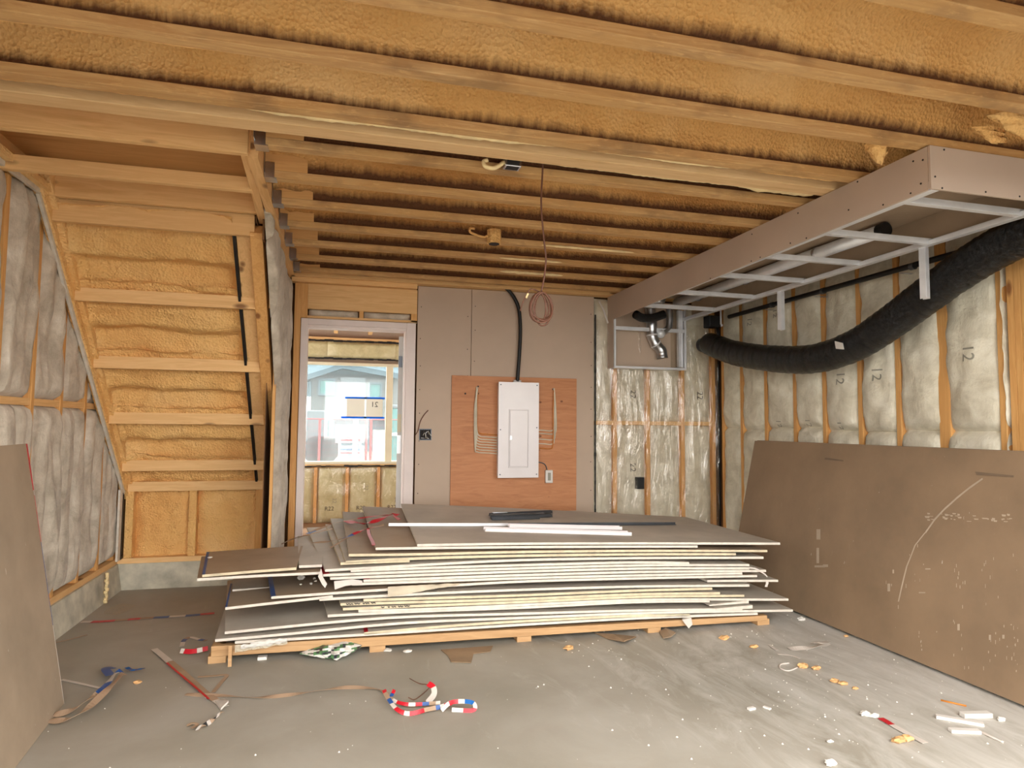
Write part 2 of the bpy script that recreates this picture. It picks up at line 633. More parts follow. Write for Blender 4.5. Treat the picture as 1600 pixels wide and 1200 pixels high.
near = [1.06, 1.46, 1.86, 2.24, 2.64]
far = [3.03, 3.425, 3.83, 4.25, 4.67, 5.08, 5.49]
for i, y in enumerate(near):
    joist(y, -1.85, 3.75)
    if i:
        foam_bay(near[i - 1], y, -1.85, 3.75, i, 1.2)
box_obj('flush_beam', (-1.85, 2.765, ZC), (3.75, 2.865, 2.83), M['beam'], ceil, bevel=.003)
box_obj('recess_shade_board', (-1.85, 2.646, ZC + .045), (3.75, 2.765, ZC + .055), M['osb'], ceil)  # dark colour stands in for the shade of the recess before the beam
XT = -.40
prev = 2.865
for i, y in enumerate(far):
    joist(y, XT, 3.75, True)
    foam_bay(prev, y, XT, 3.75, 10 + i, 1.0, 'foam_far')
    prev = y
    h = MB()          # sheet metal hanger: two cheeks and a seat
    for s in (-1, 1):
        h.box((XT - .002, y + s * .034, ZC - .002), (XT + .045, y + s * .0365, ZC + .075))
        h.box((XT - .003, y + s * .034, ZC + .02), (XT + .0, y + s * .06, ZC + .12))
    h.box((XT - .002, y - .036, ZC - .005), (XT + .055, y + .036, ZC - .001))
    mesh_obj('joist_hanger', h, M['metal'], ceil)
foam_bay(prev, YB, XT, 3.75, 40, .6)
box_obj('top_plate', (-.43, YB - .11, ZC + .0), (3.7, YB + .02, ZC + .045), M['wood_x'], ceil)
box_obj('top_plate', (-.43, YB - .06, ZC - .038), (.62, YB + .03, ZC), M['wood_x'], ceil)


def overspill(x0, x1, y, z, w, t, seed, mat='cream'):
    m_ = MB()
    n_ = max(6, int((x1 - x0) / .018))

    def fn(u, v):
        a = v * math.pi * 2
        x = x0 + (x1 - x0) * u
        e = min(1, 6 * u, 6 * (1 - u)) ** .5
        r = e * (1 + .35 * nz(x * 22, v * 3, seed) + .25 * nz(x * 60, v * 6, seed))
        return V((x, y + math.cos(a) * w * r + .012 * nz(x * 3, 1, seed), z + math.sin(a) * t * r))
    m_.grid(fn, n_, 8, flip=True)
    mesh_obj('foam_overspill', m_, M[mat], ceil, smooth=True)


overspill(-.45, .95, 2.684, ZC + .014, .020, .016, 1)
overspill(.95, 1.9, 2.682, ZC + .014, .014, .012, 2)
overspill(-1.7, -.45, 2.680, ZC + .016, .012, .010, 12, 'foam_plain')
overspill(1.9, 2.4, 2.682, ZC + .014, .012, .012, 13, 'foam_plain')
overspill(-1.6, -.4, 2.27, ZC + .006, .006, .006, 3, 'foam_plain')
overspill(.9, 2.2, 2.884, ZC + .016, .013, .010, 4)
overspill(2.0, 2.43, 2.90, ZC + .02, .03, .016, 5)
overspill(1.3, 2.0, 4.215, ZC + .008, .01, .008, 6)
overspill(1.2, 1.75, 5.045, ZC + .01, .02, .012, 7)
overspill(1.1, 1.6, 4.63, ZC + .008, .012, .008, 8)


def drip(p, s, seed):
    """a torn tongue of foam hanging from a joist"""
    m_ = MB()

    def fn(u, v):
        a = u * 2 * math.pi
        r = (1 - v) ** .6 * (.9 + .5 * nz(math.cos(a) * 2, v * 5, seed)) + .03
        return V(p) + V((math.cos(a) * r * s[0] + s[0] * .5 * v, math.sin(a) * r * s[1], -v * s[2] + .02 * nz(a, v * 4, seed)))
    m_.grid(fn, 14, 9)
    mesh_obj('foam_drip', m_, M['foam_plain'], ceil, smooth=True)


drip(on(1368, 226, 2, ZC + .02), (.05, .05, .085), 3)
drip(on(1590, 185, 2, ZC + .03), (.17, .05, .09), 6)
drip(on(1545, 203, 2, ZC + .03), (.10, .03, .05), 8)

# unseen front wall; its opening sits ahead of the camera to brighten the floor
wf = MB()
wf.box((-2.0, YO - .12, 2.36), (3.9, YO, 2.9)); wf.box((-2.0, YO - .12, 0), (-1.66, YO, 2.9)); wf.box((3.5, YO - .12, 0), (3.9, YO, 2.9))
struct('wall_front', wf, M['sheath'])


# ---- batts
def batt(parent, o, u, n, w, h, dep, amp, mat, seed, nu=8, nv=26, edge=.05, streak=False):
    o, u, n = V(o), V(u), V(n)

    def surf(s, t):
        e = (max(0, 1 - abs(2 * s - 1) ** 3.2)) ** .5 * (max(0, 1 - abs(2 * t - 1) ** 14)) ** .5
        ww = w + edge * (nz(t * h * 3.1, seed, s > .5) + .5 * nz(t * h * 9, seed + 4, s > .5)) * (abs(2 * s - 1))
        cx = (s - .5) * ww + w / 2 + (.02 * nz(t * h * 2, seed, 9) if streak else 0)
        zz = t * h
        if streak:
            b_ = amp * (1.2 * nz(s * w * 13 + zz * .8, zz * 1.6, seed) + .6 * nz(s * w * 26, zz * 5, seed + 2))
        else:
            b_ = amp * (nz(s * w * 5, zz * 3.2, seed) + .55 * nz(s * w * 12, zz * 9, seed + 2) + .3 * nz(s * w * 25, zz * 22, seed + 5))
        return o + u * cx + V((0, 0, zz)) + n * (-.045 + e * (dep + .045 + b_))
    m_ = MB()
    m_.grid(surf, nu, nv)
    k = len(m_.v)
    c = [m_.v[0], m_.v[nu], m_.v[k - 1], m_.v[k - 1 - nu]]
    m_.add([p - n * .01 for p in c], [(3, 2, 1, 0)])
    b_ = mesh_obj('insulation_batt', m_, mat, parent, smooth=True)
    b_['surf'] = 1
    return b_, surf


def text_pts(txt, size, font_mir=False):
    cu = bpy.data.curves.new('t', 'FONT')
    cu.body = txt
    cu.size = size
    cu.align_x = 'CENTER'
    cu.align_y = 'CENTER'
    cu.resolution_u = 3
    ob = bpy.data.objects.new('t', cu)
    COL.objects.link(ob)
    me = bpy.data.meshes.new_from_object(ob)
    vs = [v.co.copy() for v in me.vertices]
    fs = [tuple(p.vertices) for p in me.polygons]
    bpy.data.objects.remove(ob)
    bpy.data.curves.remove(cu)
    bpy.data.meshes.remove(me)
    return vs, fs


def print_on(parent, surf, w, h, txt, s, t, size, rot=-1, n=V((0, -1, 0)), mat='print', lift=.003):
    vs, fs = text_pts(txt, size)
    m_ = MB()
    out_ = []
    for p in vs:
        a, b_ = (p.y * -rot, p.x * rot) if rot else (p.x, p.y)
        out_.append(surf(s + a / w, t + b_ / h) + n * lift)
    m_.add(out_, fs)
    mesh_obj('printed_mark', m_, M[mat], parent)


# ---- right wall
wr = struct('wall_right', loc=(XR, 0, 0))
box_obj('sheathing', (XR + .14, YO, 0), (XR + .17, 5.9, 2.85), M['sheath'], wr)
YS = [5.66, 5.35, 4.99, 4.61, 4.27, 3.91, 3.575, 3.23, 2.86]
for i, y in enumerate(YS):
    w_ = .038 if i != 7 else .076
    box_obj('stud', (XR, y - w_ / 2, .13), (XR + .14, y + w_ / 2, ZC + .02), M['stud_z'], wr, bevel=.002)
for y in (2.795, 2.755, 2.715):
    box_obj('stud', (XR - .002, y - .019, .13), (XR + .14, y + .019, ZC + .02), M['stud_z'], wr, bevel=.002)
for y in (2.3, 1.9, 1.5, 1.1):
    box_obj('stud', (XR, y - .019, .13), (XR + .14, y + .019, ZC + .02), M['stud_z'], wr)
box_obj('bottom_plate', (XR, YO, .09), (XR + .14, 5.75, .13), M['wood_y'], wr)
box_obj('concrete_curb', (XR - .01, YO, 0), (XR + .2, 5.75, .09), M['concrete'], wr)
ys = YS + [2.815]
for i in range(len(ys) - 1):
    a, b_ = ys[i], ys[i + 1]
    lo_, hi = b_ + .019, a - .019
    w_ = hi - lo_
    dep = .012 if w_ > .15 else .0
    if w_ > .15:
        hi += .010
        w_ += .020
    bt, sf = batt(wr, (XR, hi, 1.285 + .03 * nz(i, 2, 3, .8)), (0, -1, 0), (-1, 0, 0), w_, 1.24, dep + .014, .026, M['batt_r'], 20 + i, nu=12, nv=40, edge=.05)
    bl, sl = batt(wr, (XR, hi, .13), (0, -1, 0), (-1, 0, 0), w_, 1.17 + .03 * nz(i, 2, 3, .8), dep + .016, .028, M['batt_r'], 60 + i, nu=12, nv=26, edge=.05)
    n_ = V((-1, 0, 0))
    if i in (4, 5, 7):
        tt = {4: .32, 5: .33, 7: .38}[i]
        print_on(bt, sf, w_, 1.24, '12', .55, tt, .105, -1, n_)
    if i in (1, 2):
        print_on(bt, sf, w_, 1.24, '12', .5, .8, .08, -1, n_)
    if i in (2, 3, 4):
        print_on(bt, sf, w_, 1.24, '12', .5, .035, .07, -1, n_)
prevy = 2.6
for i, y in enumerate((2.3, 1.9, 1.5, 1.1)):
    batt(wr, (XR, prevy, .13), (0, -1, 0), (-1, 0, 0), prevy - y - .03, 2.38, .02, .02, M['batt_r'], 90 + i, nu=4, nv=10)
    prevy = y - .02
box_obj('sealant_bead', (XR - .012, YB - .035, .1), (XR + .004, YB - .015, 2.3), M['dark'], wr)

# ---- back wall
wb = struct('wall_back', loc=(0, YB, 0))
bk = MB()
bk.box((-1.8, YB + .135, 0), (-.31, YB + .15, 2.86)); bk.box((.54, YB + .135, 0), (3.8, YB + .15, 2.86)); bk.box((-.31, YB + .135, 2.15), (.54, YB + .15, 2.86))
mesh_obj('sheathing', bk, M['sheath'], wb)
XS = [2.52, 2.865, 3.235, 3.575]
for i, x in enumerate(XS):
    box_obj('stud', (x - .02, YB, .13), (x + .02, YB + .13, ZC), M['stud_z'], wb, bevel=.002)
edges_ = [2.31] + [v for x in XS for v in (x - .02, x + .02)]
for i in range(4):
    a, b_ = edges_[2 * i], edges_[2 * i + 1]
    w_ = b_ - a
    bt, sf = batt(wb, (a, YB, 1.35), (1, 0, 0), (0, -1, 0), w_, 1.17, .012, .016, M['batt_r'], 120 + i, edge=.02)
    bl, sl = batt(wb, (a, YB, .13), (1, 0, 0), (0, -1, 0), w_, 1.18, .014, .018, M['batt_r'], 130 + i, edge=.02)
    box_obj('blocking', (a, YB + .002, 1.312), (b_, YB + .1, 1.35), M['wood_x'], wb)
    if i in (1, 3):
        print_on(bt, sf, w_, 1.17, '22', .52, .22, .085, -1, mat='stamp')
    if i == 1:
        print_on(bl, sl, w_, 1.18, '22', .5, .66, .085, -1, mat='stamp')
pm = MB()
pm.grid(lambda u, v: V((2.31 + 1.29 * u, YB - .052 + .012 * nz(u * 16, v * 5, 1) + .006 * nz(u * 40 + v * 14, v * 18, 3), .1 + 2.2 * v)), 90, 90)
mesh_obj('poly_sheet', pm, M['poly'], wb, smooth=True)
sb = MB()
for k in range(60):
    z = .4 + 1.95 * k / 60
    r = .004 + .005 * max(0, nz(k * .5, 1, 7))
    sb.box((2.302 - r + .004 * nz(k, 0, 0, .7), YB - .036, z), (2.306 + r, YB - .03, z + .034))
mesh_obj('sealant_bead', sb, M['dark'], wb)
ctr = on(1001, 755, 1, YB - .06)
box_obj('outlet_box', ctr + V((-.035, -.01, -.055)), ctr + V((.035, .06, .055)), M['black'], wb, bevel=.004)
# two plasterboards
seam = on(736, 520, 1, YB).x
for (a, b_) in ((.632, seam - .002), (seam + .002, 2.298)):
    d_ = box_obj('drywall_panel', (a, YB - .014, .02), (b_, YB, 2.525), M['gyp_wall'], wb, bevel=.0015)
    sc_ = MB()
    for xx in (a + .03, b_ - .03):
        z = .7
        while z < 2.45:
            p = V((xx + .006 * nz(z, xx, 1, 9), YB - .0145, z))
            sc_.tube([p + V((0, .001, 0)), p - V((0, .001, 0))], .0045, 6)
            z += .2 + .1 * random.random()
    mesh_obj('screw_heads', sc_, M['ink'], d_)['kind'] = 'stuff'
# framing above and beside the door
box_obj('header_board', (-.30, YB - .002, 2.275), (.628, YB + .04, ZC - .04), M['wood_x'], wb, bevel=.002)
box_obj('stud', (-.405, YB - .01, .0), (-.352, YB + .1, ZC - .04), M['stud_z'], wb, bevel=.002)
box_obj('cripple_stud', (-.352, YB - .002, 2.195), (-.30, YB + .04, ZC - .04), M['stud_z'], wb)
box_obj('cripple_stud', (.13, YB - .002, 2.21), (.165, YB + .04, 2.275), M['stud_z'], wb)
box_obj('cripple_stud', (.575, YB - .004, 2.2), (.628, YB + .04, 2.275), M['stud_z'], wb)
box_obj('door_header_plate', (-.30, YB - .004, 2.195), (.628, YB + .04, 2.215), M['wood_x'], wb)
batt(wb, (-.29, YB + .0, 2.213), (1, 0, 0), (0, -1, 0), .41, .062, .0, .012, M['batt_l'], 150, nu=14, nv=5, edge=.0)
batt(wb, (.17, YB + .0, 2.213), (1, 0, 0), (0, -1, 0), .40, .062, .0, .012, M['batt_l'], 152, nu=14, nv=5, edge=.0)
# low foam wall under the stair
for x in (-1.585, -1.13, -.63):
    box_obj('stud', (x - .03, YB - .012, .24), (x + .025, YB + .09, .76), M['foam_plain'] if x < -.7 else M['wood_z'], wb)
for a, b_ in ((-1.56, -1.15), (-1.11, -.66)):
    fm = MB()
    fm.grid(lambda u, v: V((a + (b_ - a) * u, YB + .075 - .035 * (1 - abs(2 * u - 1) ** 6) - .022 * nz(u * 4, v * 5, a) - .014 * nz(u * 11, v * 16, a), .235 + .53 * v)), 26, 26)
    mesh_obj('spray_foam', fm, M['foam_plain'], wb, smooth=True)
box_obj('bottom_plate', (-1.65, YB - .03, .20), (-.45, YB + .1, .24), M['wood_x'], wb)
box_obj('concrete_curb', (-1.7, YB - .04, 0), (-.31, YB + .12, .20), M['concrete'], wb)
box_obj('filler_board', (-.56, YB - .025, .2), (-.43, YB - .0, 1.7), M['stud_z'], wb)
box_obj('stud', (-.59, YB - .02, .2), (-.555, YB + .1, .8), M['stud_z'], wb)
box_obj('stud', (-.535, YB - .03, .2), (-.50, YB + .1, .9), M['stud_z'], wb)

# ---- left wall
wl = struct('wall_left', loc=(XL, 0, 0))
box_obj('sheathing', (XL - .17, YO, 0), (XL - .14, 5.9, 2.85), M['sheath'], wl)
yl = [5.68, 5.32, 4.95, 4.56, 4.17, 3.78, 3.40, 3.02, 2.62, 2.22, 1.8, 1.4, 1.0]
for y in yl:
    box_obj('stud', (XL - .14, y - .019, .24), (XL, y + .019, ZC + .02), M['stud_z'], wl, bevel=.002)
box_obj('mid_plate', (XL - .1, YO, 1.385), (XL - .004, 5.7, 1.425), M['wood_y'], wl)
box_obj('bottom_plate', (XL - .14, YO, .2), (XL + .005, 5.75, .24), M['wood_y'], wl)
cb = MB()
cb.hexa([(XL - .2, YO, 0), (XL + .05, YO, 0), (XL + .05, 5.72, 0), (XL - .2, 5.72, 0), (XL - .2, YO, .2), (XL + .02, YO, .2), (XL + .02, 5.72, .2), (XL - .2, 5.72, .2)])
mesh_obj('concrete_curb', cb, M['concrete'], wl)
for i in range(len(yl) - 1):
    b_, a = yl[i] - .012, yl[i + 1] + .012
    w_ = b_ - a
    fine_ = i < 7
    for half in ((0, 1) if fine_ else (0,)):
        ww = w_ / 2 if fine_ else w_
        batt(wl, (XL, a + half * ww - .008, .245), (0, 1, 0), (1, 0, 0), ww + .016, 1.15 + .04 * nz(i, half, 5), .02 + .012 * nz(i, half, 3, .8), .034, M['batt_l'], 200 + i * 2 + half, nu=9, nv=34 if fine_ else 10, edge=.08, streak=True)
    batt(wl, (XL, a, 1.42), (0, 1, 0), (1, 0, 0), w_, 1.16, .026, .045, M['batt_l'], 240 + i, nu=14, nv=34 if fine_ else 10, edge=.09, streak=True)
box_obj('edge_strip', (XL + .03, 5.60, .24), (XL + .045, 5.66, .78), M['gyp_edge'], wl)
box_obj('sealant_bead', (XL + .03, 5.67, .24), (XL + .045, 5.70, .78), M['dark'], wl)
dr = MB()
for k in range(14):
    p = V((XL + .058 + .01 * nz(k, 1, 1, .9), 5.34 + .02 * nz(k, 4, 1, .8), .215 - .016 * k))
    dr.tube([p, p - V((0, 0, .02))], .012 + .006 * nz(k, 7, 2, .9), 6)
mesh_obj('foam_drip', dr, M['cream'], wl, smooth=True)

# ================================================================ STAIRCASE (underside)
XA, XB = -1.60, -.57
st = thing('staircase', 'timber stair underside with cross blocking and orange spray foam between treads', 'staircase', (XA, YB, 0))


def slope(z):      # Y of the framing face at height z
    return 4.13 + (2.43 - z) / 1.056


def sloped_part(name, x0, x1, z0, z1, d0, d1, mat, parent=st):
    """board standing in the slope plane between heights, from depth d0 to d1 behind the plane"""
    m_ = MB()
    nrm = V((0, 1.056, 1)).normalized()
    pts = []
    for z in (z0, z1):
        for (x, d) in ((x0, d0), (x1, d0), (x1, d1), (x0, d1)):
            pts.append(V((x, slope(z), z)) + nrm * d)
    m_.hexa(pts)
    return mesh_obj(name, m_, mat, parent, bevel=.002)


sloped_part('stringer', -.645, -.562, .70, 2.42, .05, .20, M['wood_y'])
sloped_part('stringer', XA - .02, XA + .03, .70, 2.62, .04, .20, M['foam_plain'])
sloped_part('edge_stud', -.56, -.488, .70, 2.44, -.0, .10, M['stud_z'])
box_obj('edge_strip', (XA - .03, 3.3, 2.535), (XA - .012, 4.0, 2.56), M['gyp_edge'], st)
box_obj('foam_closure', (XA - .25, 2.87, 2.562), (XA + .02, 4.16, 2.60), M['foam_plain'], st)
sloped_part('edge_strip', XA - .03, XA - .012, .76, 2.55, -.035, .02, M['gyp_edge'])
sloped_part('edge_board', XA - .05, XA + .0, .70, 2.60, -.01, .1, M['foam_plain'])
rows = [((125, 475), 2.06), ((143, 573), 1.675), ((163, 660), 1.30), ((187, 735), .935), ((200, 765), .765)]
for k, zb in enumerate([2.04, 1.655, 1.285, .925, .755]):
    y = slope(zb)
    hh = .082 if k < 4 else .075
    box_obj('blocking', (XA + .0, y, zb), (-.55 if k < 2 else -.545, y + .038, zb + hh), M['wood_x'], st, bevel=.002)
for (y, z0, z1, x1) in ((4.13, 2.425, 2.555, -.535), (4.07, 2.548, 2.71, -.50)):
    box_obj('blocking', (XA, y, z0), (x1, y + .038, z1), M['wood_x'], st, bevel=.002)
box_obj('blocking', (XA - .04, 3.62, 2.525), (-.49, 3.66, 2.60), M['wood_x'], st, bevel=.002)
box_obj('header_board', (-1.72, 3.12, 2.53), (-.445, 3.158, 2.72), M['wood_x'], st, bevel=.002)
tr_ = MB(); tr_.beam((-.462, 3.158, 2.62), (-.495, 4.2, 2.59), .045, .14, side=(1, 0, 0))
mesh_obj('trimmer_board', tr_, M['wood_y'], st, bevel=.002)
box_obj('trimmer_beam', (-.455, 3.165, ZC + .0), (-.405, 5.74, 2.80), M['wood_y'], st)
box_obj('landing_side_board', (-1.76, 2.87, 2.50), (-1.72, 4.2, 2.80), M['wood_y'], st)
box_obj('landing_panel', (-1.72, 2.9, 2.765), (-.48, 4.14, 2.785), M['stiff'], st)
for x in (-1.45, -.72):
    box_obj('panel_batten', (x, 3.17, 2.735), (x + .03, 3.62, 2.765), M['osb'], st)
for x in (-1.30, -.98):
    bb = MB(); bb.beam((x, 3.17, 2.755), (x + .05, 3.62, 2.755), .07, .02)
    mesh_obj('panel_batten', bb, M['stiff'], st)


def stair_foam(z0, z1, teeth, seed):
    m_ = MB()
    nrm = V((0, 1.056, 1)).normalized()
    x0, x1 = XA + .0, -.66
    zlow = z0 + .06

    def fn(u, v):
        x = x0 + (x1 - x0) * u
        z = z0 + (z1 - z0) * v
        ph = (v * teeth + .08 * nz(u * 3, v * 2, seed)) % 1.0
        saw = (ph / .7 if ph < .7 else (1 - ph) / .3)
        e = min(1, u / .07, (1 - u) / .05)
        e = max(0, e) ** .6
        lump = max(0, 1 - abs(u - .93) / .09) + max(0, 1 - abs(u - .06) / .07)
        d = .062 + .085 * (saw ** 1.3) * e - .03 * (1 - e) - .02 * lump * nz(v * 30, u * 8, seed + 9)
        d -= e * (.030 * nz(u * 3.5, v * 5, seed) + .016 * nz(u * 11, v * 13, seed + 3) + .008 * nz(u * 40, v * 26, seed))
        d = max(d, .04 if z > zlow and z < z1 - .02 else .045)
        return V((x, slope(z), z)) + nrm * d
    m_.grid(fn, 84, 34)
    mesh_obj('spray_foam', m_, M['foam_plain'], st, smooth=True)


zz = [2.47, 2.10, 1.715, 1.345, .985, .80]
for k in range(len(zz) - 1):
    stair_foam(zz[k + 1] - .06, zz[k] + .02, 2 if k < 3 else (2 if k == 3 else 1), k * 5.3)
cl = sloped_part('backing_board', XA - .05, -.45, .6, 2.78, .215, .23, M['sheath'])
dk = sloped_part('painted_gap_shade', -.665, -.648, .80, 2.45, .03, .2, M['dark'])  # black strip added for the shade in the gap beside the stringer

# stair side wall: studs and batts above the stringer
sw = struct('wall_stair_side', loc=(-.44, YB, 0))
XW = -.425
box_obj('sheathing', (XW - .06, 4.1, 2.4), (XW - .05, YB, 2.55), M['sheath'], sw)


def side_batt(y0, y1, zfn, z1, seed):
    m_ = MB()

    def fn(u, v):
        y = y0 + (y1 - y0) * u
        zb = zfn(y)
        z = zb + (z1 - zb) * v
        e = max(0, 1 - abs(2 * u - 1) ** 3) ** .5 * max(0, 1 - abs(2 * v - 1) ** 16) ** .5
        return V((XW - .04 + e * (.055 + .018 * nz(y * 6, z * 3, seed) + .01 * nz(y * 16, z * 12, seed)), y + .03 * nz(z * 4, seed, u > .5) * abs(2 * u - 1), z))
    m_.grid(fn, 10, 40)
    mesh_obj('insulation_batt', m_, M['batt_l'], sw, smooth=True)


sy = [5.70, 5.34, 4.94, 4.53, 4.13, 3.95]
for i in range(len(sy) - 1):
    a, b_ = sy[i + 1], sy[i]
    zf = lambda y: max(.22, 2.43 - 1.056 * (y - 4.13) - .05) if y < 4.93 else .22
    side_batt(a + .019, b_ - .019, zf, 2.52, 300 + i)
    if i < 5:
        zb = zf(b_)
        box_obj('stud', (XW - .055, b_ - .019, zb + .1), (XW - .035 if b_ < 5.2 else XW - .02, b_ + .019, 2.53), M['stud_z'], sw)
box_obj('blocking', (XW - .08, 5.36, 1.27), (XW + .004, 5.69, 1.31), M['wood_y'], sw)
bkp = MB()
ys_ = [4.0, 5.74]
#bkp.add([(XW - .095, 3.98, 2.55), (XW - .095, 5.74, 2.55), (XW - .095, 5.74, .2), (XW - .095, 5.5, .95), (XW - .095, 4.05, 2.45)], [(0, 1, 2, 3, 4)])
bkp.box((XW - .10, 4.93, .2), (XW - .095, 5.74, 2.55)); [bkp.box((XW - .10, 4.1 + .1 * k, 2.50 - .1056 * k), (XW - .095, 4.21 + .1 * k, 2.55)) for k in range(9)]
#bkp.add([(XW - .10, 3.98, 2.55), (XW - .10, 5.74, 2.55), (XW - .10, 5.74, .2), (XW - .10, 5.5, .95), (XW - .10, 4.05, 2.45)], [(4, 3, 2, 1, 0)])
mesh_obj('backing_board', bkp, M['sheath'], sw)

# ================================================================ DOOR + ROOM BEYOND
YD = YB - .02
door = struct('door_1', loc=(.11, YD, 0))
dx0, dx1, dzt = -.292, .517, 2.118
for a, b_ in (((-.348, YD - .012, 0), (dx0, YD + .008, 2.188)), ((.535, YD - .012, 0), (.616, YD + .008, 2.188)), ((dx0, YD - .012, 2.135), (.535, YD + .008, 2.188))):
    box_obj('door_casing', a, b_, M['trim'], door, bevel=.003)
for a, b_ in (((dx0 - .02, YD + .008, 0), (dx0, YD + .16, 2.135)), ((.528, YD + .008, 0), (.545, YD + .16, 2.135)), ((dx0, YD + .008, dzt), (.53, YD + .16, 2.14))):
    box_obj('door_jamb', a, b_, M['trim'], door)
dl = MB(); dl.beam((.505, YD + .17, 1.06), (.60, YD + .95, 1.06), .04, 2.06, side=(1, 0, 0))
leaf = mesh_obj('door_leaf', dl, M['doorm'], door, bevel=.002)
for z, h_, mt in ((1.86, .10, 'metal_dk'), (1.31, .16, 'vinyl'), (1.12, .16, 'metal_lt')):
    pl = MB(); pl.beam((.503, YD + .166, z - h_ / 2), (.503, YD + .166, z + h_ / 2), .034, .004, side=(1, 0, 0))
    mesh_obj('latch_plate' if z < 1.2 else 'hinge', pl, M[mt], leaf)

rm = struct('wall_far_room', loc=(0, 8.9, 0))
YW = 8.9
wx0, wx1, wz0, wz1 = -1.0, 1.3, .80, 2.09
rb = MB()
rb.box((-1.6, YW + .10, 0), (wx0, YW + .14, 2.8)); rb.box((wx1, YW + .10, 0), (2.4, YW + .14, 2.8))
rb.box((wx0, YW + .10, 0), (wx1, YW + .14, wz0)); rb.box((wx0, YW + .10, wz1), (wx1, YW + .14, 2.8))
for xx in (-1.6, 2.36):      # wide side openings, unseen and added to brighten the far room
    rb.box((xx, YB + .15, 0), (xx + .04, YB + .5, 2.8)); rb.box((xx, YW - .35, 0), (xx + .04, YW + .14, 2.8))
    rb.box((xx, YB + .5, 0), (xx + .04, YW - .35, .9)); rb.box((xx, YB + .5, 2.4), (xx + .04, YW - .35, 2.8))
mesh_obj('sheathing', rb, M['gyp_wall'], rm)
xs_ = [-.70, -.305, .095, .50, .90, 1.3]
for i, x in enumerate(xs_):
    box_obj('stud', (x - .02, YW, 0), (x + .02, YW + .1, .73), M['stud_z'], rm)
    if i < 5:
        w_ = xs_[i + 1] - x - .04
        bt, sf = batt(rm, (x + .02, YW, 0), (1, 0, 0), (0, -1, 0), w_, .735, .0, .014, M['batt_b'], 400 + i, nu=10, nv=16, edge=.01)
        if i in (1, 2, 3):
            print_on(bt, sf, w_, .735, 'R22', .45, .26, .075, 0, mat='ink')
            print_on(bt, sf, w_, .735, '22', .62, .62 if i == 2 else .4, .07, -1)
box_obj('sill_plate', (-1.5, YW - .01, .735), (2.3, YW + .1, .77), M['wood_x'], rm)
box_obj('header_plate', (-1.5, YW - .01, 2.40), (2.3, YW + .1, 2.44), M['wood_x'], rm)
for a, b_ in ((-1.5, -.2), (-.2, .7), (.7, 1.8)):
    batt(rm, (a, YW + .01, 2.165), (1, 0, 0), (0, -1, 0), b_ - a, .225, .01, .012, M['batt_b'], 420 + a, nu=20, nv=8, edge=0)
sb = MB()
for z0 in (2.15, 2.385, .735):
    for k in range(50):
        x = -1.4 + 2.9 * k / 50
        sb.box((x, YW - .02, z0 + .01 * nz(k, z0, 0, .6)), (x + .06, YW - .012, z0 + .02 + .012 * nz(k, z0, 3, .6)))
mesh_obj('sealant_bead', sb, M['dark'], rm)
pf = MB()
pf.grid(lambda u, v: V((-1.2 + 2.4 * u, YW - .04 + .012 * nz(u * 14, v * 5, 5), .02 + .7 * v)), 40, 12)
mesh_obj('poly_sheet', pf, M['poly'], rm, smooth=True)
fr = MB(); fr.box((-1.6, YB + .15, 0), (2.4, YW + .1, .01))
struct('floor_far_room', fr, M['osb'])
cr = struct('ceiling_far_room', loc=(0, 7.3, 2.5))
box_obj('deck', (-1.6, YB + .15, 2.76), (2.4, YW + .14, 2.79), M['sheath'], cr)
for y in (6.2, 6.6, 7.0, 7.4, 7.8, 8.2, 8.6):
    box_obj('joist', (-1.55, y, 2.52), (2.35, y + .04, 2.76), M['wood_x'], cr)
for x in (-.12, .32):
    box_obj('strapping', (x, 5.95, 2.49), (x + .05, 8.88, 2.52), M['wood_y'], cr)

win = struct('window_1', loc=((wx0 + wx1) / 2, YW + .06, wz0))


def rect_frame(name, x0, x1, z0, z1, y0, y1, w, mat, parent):
    m_ = MB()
    m_.box((x0, y0, z0), (x0 + w, y1, z1)); m_.box((x1 - w, y0, z0), (x1, y1, z1))
    m_.box((x0 + w, y0, z0), (x1 - w, y1, z0 + w)); m_.box((x0 + w, y0, z1 - w), (x1 - w, y1, z1))
    return mesh_obj(name, m_, mat, parent, bevel=.002)


